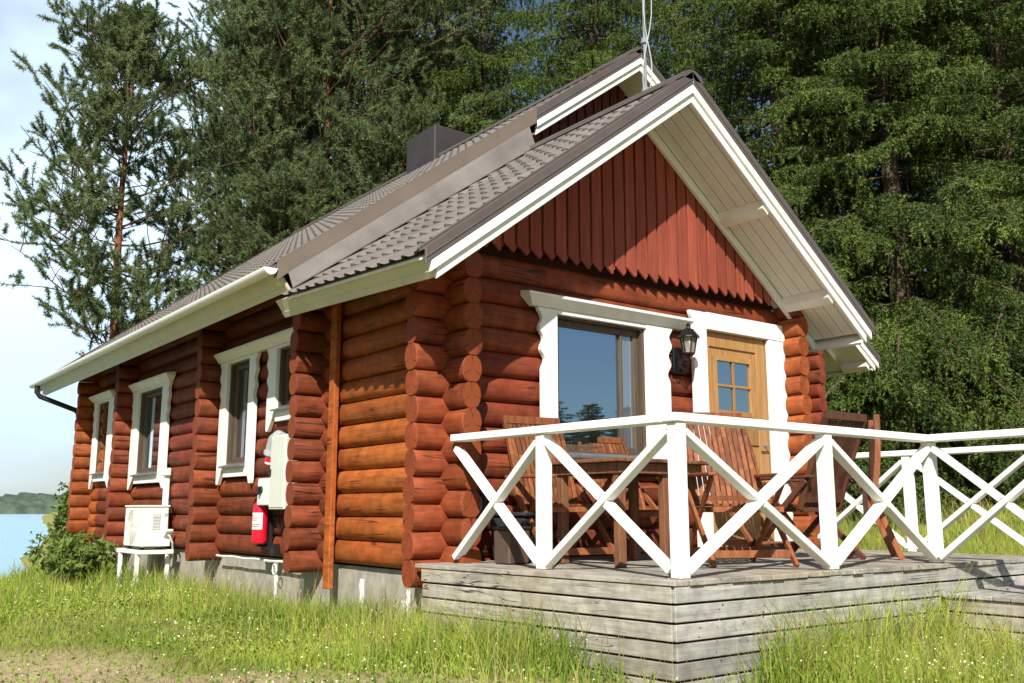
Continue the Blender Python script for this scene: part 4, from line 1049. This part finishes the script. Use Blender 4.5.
# ------------------------------------------------------------------ grass and flowers
rs = np.random.RandomState(21)
def field(N, rmin, rmax, amax):
    r = rmin * (rmax / rmin) ** rs.rand(N); a = YAW + rs.uniform(-amax, amax, N)
    x = CAM[0] + r * np.sin(a); y = CAM[1] + r * np.cos(a)
    return x, y, r
def inside(x, y):
    h = ((x > -.02) & (x < WF + .1) & (y > -.1) & (y < YM)) | ((x > -.02) & (x < WM + .1) & (y > YM - .1) & (y < LM + .1))
    d = (x > DX0 - .02) & (x < DX1 + .02) & (y > DY0 - .02) & (y < 0)
    w = (x > 2.58) & (x < 4.36) & (y < DY0) & (y > WKY0)
    return h | d | w
def pnoise(x, y): return (np.sin(x * 2.1 + 1.3 * np.sin(y * 1.7)) + np.sin(y * 2.6 + 1.1 * np.sin(x * 1.9 + 2)) + np.sin((x + y) * 4.3) * .5) / 2.5
def track(x, y): return np.clip(1 - np.abs(.8 * x + .6 * y + 1.75) * 1.05 + pnoise(x, y) * .8, 0, 1)
def near_edge(x, y):
    dh = np.where((y > -.2) & (y < LM + .3), np.clip(-x, 0, 9), 9.0)
    dd1 = np.where((x > DX0 - .6) & (x < 2.7), np.clip(DY0 - y, 0, 9), 9.0); dd2 = np.where((y > DY0 - .2) & (y < .4), np.clip(DX0 - x, 0, 9), 9.0)
    dw = np.where((y < DY0) & (y > WKY0), np.clip(2.6 - x, 0, 9), 9.0)
    return np.minimum(np.minimum(dh, dd1), np.minimum(dd2, dw))
def blades(x, y, h, w, lean, parts=2):
    N = len(x); z = ground_z(x, y) - .01; an = rs.rand(N) * 6.283; la = rs.rand(N) * 6.283; ln = lean * h * rs.uniform(.2, 1.3, N)
    bx, by = np.cos(an) * w / 2, np.sin(an) * w / 2; lx, ly = np.cos(la) * ln, np.sin(la) * ln
    p0 = np.stack([x - bx, y - by, z], 1); p1 = np.stack([x + bx, y + by, z], 1)
    p2 = np.stack([x + bx * .7 + lx * .35, y + by * .7 + ly * .35, z + h * .6], 1); p3 = np.stack([x - bx * .7 + lx * .35, y - by * .7 + ly * .35, z + h * .6], 1)
    p4 = np.stack([x + lx, y + ly, z + h], 1)
    V = np.stack([p0, p1, p2, p3, p4], 1).reshape(-1, 3); k = np.arange(N)[:, None] * 5
    F = np.concatenate([k + np.array([0, 1, 2]), k + np.array([0, 2, 3]), k + np.array([3, 2, 4])], 0)
    return V, F
x, y, r = field(330000, 3.6, 34, .80)
ok = ~inside(x, y) & (shore(x, y) < 1.2); tk = track(x, y); ok &= rs.rand(len(x)) > tk * .74
x, y, r, tk = x[ok], y[ok], r[ok], tk[ok]; ne = near_edge(x, y); pn_ = pnoise(x * .7, y * .7)
mead = sstep(x, .2, 1.6) * sstep(-y, -1, 2.2)               # tall meadow right of the worn track
h = .03 + .05 * rs.rand(len(x)) + .20 * np.exp(-ne * 1.9) * rs.rand(len(x)) + .10 * np.clip(pn_, 0, 1) + .16 * mead * rs.rand(len(x))
d2 = np.where((y > -2.6) & (y < -.2), np.clip(-.2 - x, 0, 9), 9.0); h += .30 * np.exp(-d2 * 1.5) * rs.rand(len(x))
h += .24 * sstep(y, 3.5, 6.5) * sstep(-x, -.2, .6) * rs.rand(len(x)) ** 1.5
h *= 1 - .72 * tk; h = np.where(x > 6, h * .75, h)
wd = np.where(r < 9, .007, .007 * (r / 9)) * rs.uniform(.7, 1.4, len(x))
V, F = blades(x, y, h, wd, .7)
tag(np_mesh('grass', V, F, M['grass']), 'short bright green grass covering the yard', 'grass', kind='stuff')
x, y, r = field(42000, 4.2, 20, .8); ok = ~inside(x, y) & (shore(x, y) < 1) ; ne = near_edge(x, y); mead = sstep(x, .0, 1.4) * sstep(-y, -1, 2.0)
ok &= rs.rand(len(x)) < (.08 + .55 * np.exp(-ne * 1.6) + .45 * mead) * (1 - track(x, y))
x, y, r, ne = x[ok], y[ok], r[ok], ne[ok]
V, F = blades(x, y, .22 + .30 * rs.rand(len(x)) * (.45 + .55 * np.exp(-ne * 1.2)), np.full(len(x), .005) * np.maximum(1, r / 8), .35)
tag(np_mesh('tall_grass', V, F, M['straw']), 'tall straw coloured grass stalks along the deck and wall', 'grass', kind='stuff')
def heads(x, y, zoff, size, nm, mat, label, cat):
    N = len(x); z = ground_z(x, y) + zoff; q = []
    for k in range(3):
        a = rs.rand(N) * 6.283; t = rs.uniform(-.5, .5, N); s = size * rs.uniform(.6, 1.3, N)
        u_ = np.stack([np.cos(a), np.sin(a), t], 1) * s[:, None]; v_ = np.stack([-np.sin(a) * .6, np.cos(a) * .6, np.ones(N) * .7], 1) * s[:, None]
        c = np.stack([x, y, z], 1) + rs.normal(size=(N, 3)) * size * .3
        q.append(np.stack([c - u_ - v_ * .6, c + u_ - v_ * .6, c + v_], 1))
    V = np.concatenate(q, 0).reshape(-1, 3); tag(np_mesh(nm, V, np.arange(len(V)).reshape(-1, 3), M[mat]), label, cat, kind='stuff')
x, y, r = field(34000, 4.2, 13, .8); ok = ~inside(x, y) & (rs.rand(len(x)) < np.clip(.04 + .5 * np.clip(pnoise(x * 1.2 + 3, y * 1.2), 0, 1) + .25 * sstep(x, 0, 1.5), 0, 1) * (1 - track(x, y)))
x, y = x[ok], y[ok]
heads(x, y, .10 + .14 * rs.rand(len(x)), .0052, 'wildflowers', 'flower', 'small white clover and daisy flowers in the grass', 'flowers')
# clover and plantain leaves low between the blades, dead thatch on the worn track
x, y, r = field(60000, 4.2, 13, .8); ok = ~inside(x, y) & (shore(x, y) < 1) & (rs.rand(len(x)) < np.clip(.12 + .9 * np.clip(pnoise(x * .9 + 5, y * .9 + 2), 0, 1), 0, 1) * (1 - .6 * track(x, y)))
x, y = x[ok], y[ok]
heads(x, y, .03 + .09 * rs.rand(len(x)), .012, 'clover', 'clover', 'patches of broad green clover and plantain leaves in the grass', 'clover')
x, y, r = field(60000, 4.2, 12, .8); ok = ~inside(x, y) & (rs.rand(len(x)) < .9 * track(x, y)); x, y, r = x[ok], y[ok], r[ok]
V, F = blades(x, y, .02 + .035 * rs.rand(len(x)), np.full(len(x), .006), 2.6)
tag(np_mesh('dry_grass', V, F, M['straw']), 'flattened dry straw lying on the worn track', 'dry grass', kind='stuff')
x, y, r = field(9000, 5, 12, .8); ne = near_edge(x, y); ok = ~inside(x, y) & (rs.rand(len(x)) < .5 * np.exp(-ne * 2) * (x > .0)); x, y = x[ok], y[ok]
heads(x, y, .26 + .22 * rs.rand(len(x)), .007, 'sorrel', 'flower_red', 'reddish sorrel seed heads in front of the deck skirt', 'flowers')

# ------------------------------------------------------------------ light, sky, camera
SUN = Vector((-.67, -.70, .75)).normalized()               # towards the sun
el = math.asin(SUN.z); az = math.atan2(SUN.x, SUN.y)
W = bpy.data.worlds.new('World'); SC.world = W; W.use_nodes = True; nt = W.node_tree
bg = nt.nodes['Background']; sky = nd(nt, 'ShaderNodeTexSky', sky_type='NISHITA', sun_disc=False)
sky.sun_elevation = el; sky.sun_rotation = az % (2 * math.pi); sky.dust_density = .8; sky.ozone_density = 1.5; sky.air_density = 1.0
# thin bright cloud low over the lake
tc = nd(nt, 'ShaderNodeTexCoord'); mp = nd(nt, 'ShaderNodeMapping'); mp.inputs['Scale'].default_value = (1, 1, 2.2)
nt.links.new(tc.outputs['Generated'], mp.inputs['Vector'])
nz = nd(nt, 'ShaderNodeTexNoise'); nz.inputs['Scale'].default_value = 1.6; nz.inputs['Detail'].default_value = 5
nt.links.new(mp.outputs['Vector'], nz.inputs['Vector'])
dt = nd(nt, 'ShaderNodeVectorMath', operation='DOT_PRODUCT'); nt.links.new(tc.outputs['Generated'], dt.inputs[0]); dt.inputs[1].default_value = Vector((.12, .92, .36)).normalized()
mr = nd(nt, 'ShaderNodeMapRange'); mr.inputs['From Min'].default_value = .90; mr.inputs['From Max'].default_value = .985; nt.links.new(dt.outputs['Value'], mr.inputs['Value'])
m1 = nd(nt, 'ShaderNodeMath', operation='MULTIPLY'); nr = nd(nt, 'ShaderNodeMapRange'); nr.inputs['From Min'].default_value = .36; nr.inputs['From Max'].default_value = .55; nt.links.new(nz.outputs['Fac'], nr.inputs['Value'])
nt.links.new(mr.outputs[0], m1.inputs[0]); nt.links.new(nr.outputs[0], m1.inputs[1])
mx = nd(nt, 'ShaderNodeMix', data_type='RGBA'); nt.links.new(m1.outputs[0], mx.inputs[0]); nt.links.new(sky.outputs['Color'], mx.inputs[6]); mx.inputs[7].default_value = (10.5, 13.2, 15.6, 1)
nt.links.new(mx.outputs[2], bg.inputs['Color']); bg.inputs['Strength'].default_value = .066
L = bpy.data.lights.new('sun', 'SUN'); L.energy = 5.0; L.angle = R(.5); L.color = (1, .95, .86)
lo = bpy.data.objects.new('sun', L); COL.objects.link(lo); lo.rotation_euler = SUN.to_track_quat('Z', 'Y').to_euler()
cam = bpy.data.cameras.new('camera'); co = bpy.data.objects.new('camera', cam); COL.objects.link(co)
co.location = CAM; co.rotation_euler = (math.pi / 2 + PITCH_C, 0, -YAW)
cam.sensor_width = 36; cam.lens = FPX * 36 / 1024; cam.clip_end = 4000; cam.clip_start = .05
SC.camera = co
SC.view_settings.view_transform = 'Standard'; SC.view_settings.look = 'None'; SC.view_settings.gamma = 1; SC.view_settings.exposure = .50
SC.render.engine = 'CYCLES'; SC.cycles.use_denoising = True; SC.cycles.max_bounces = 6
SC.cycles.transparent_max_bounces = 4
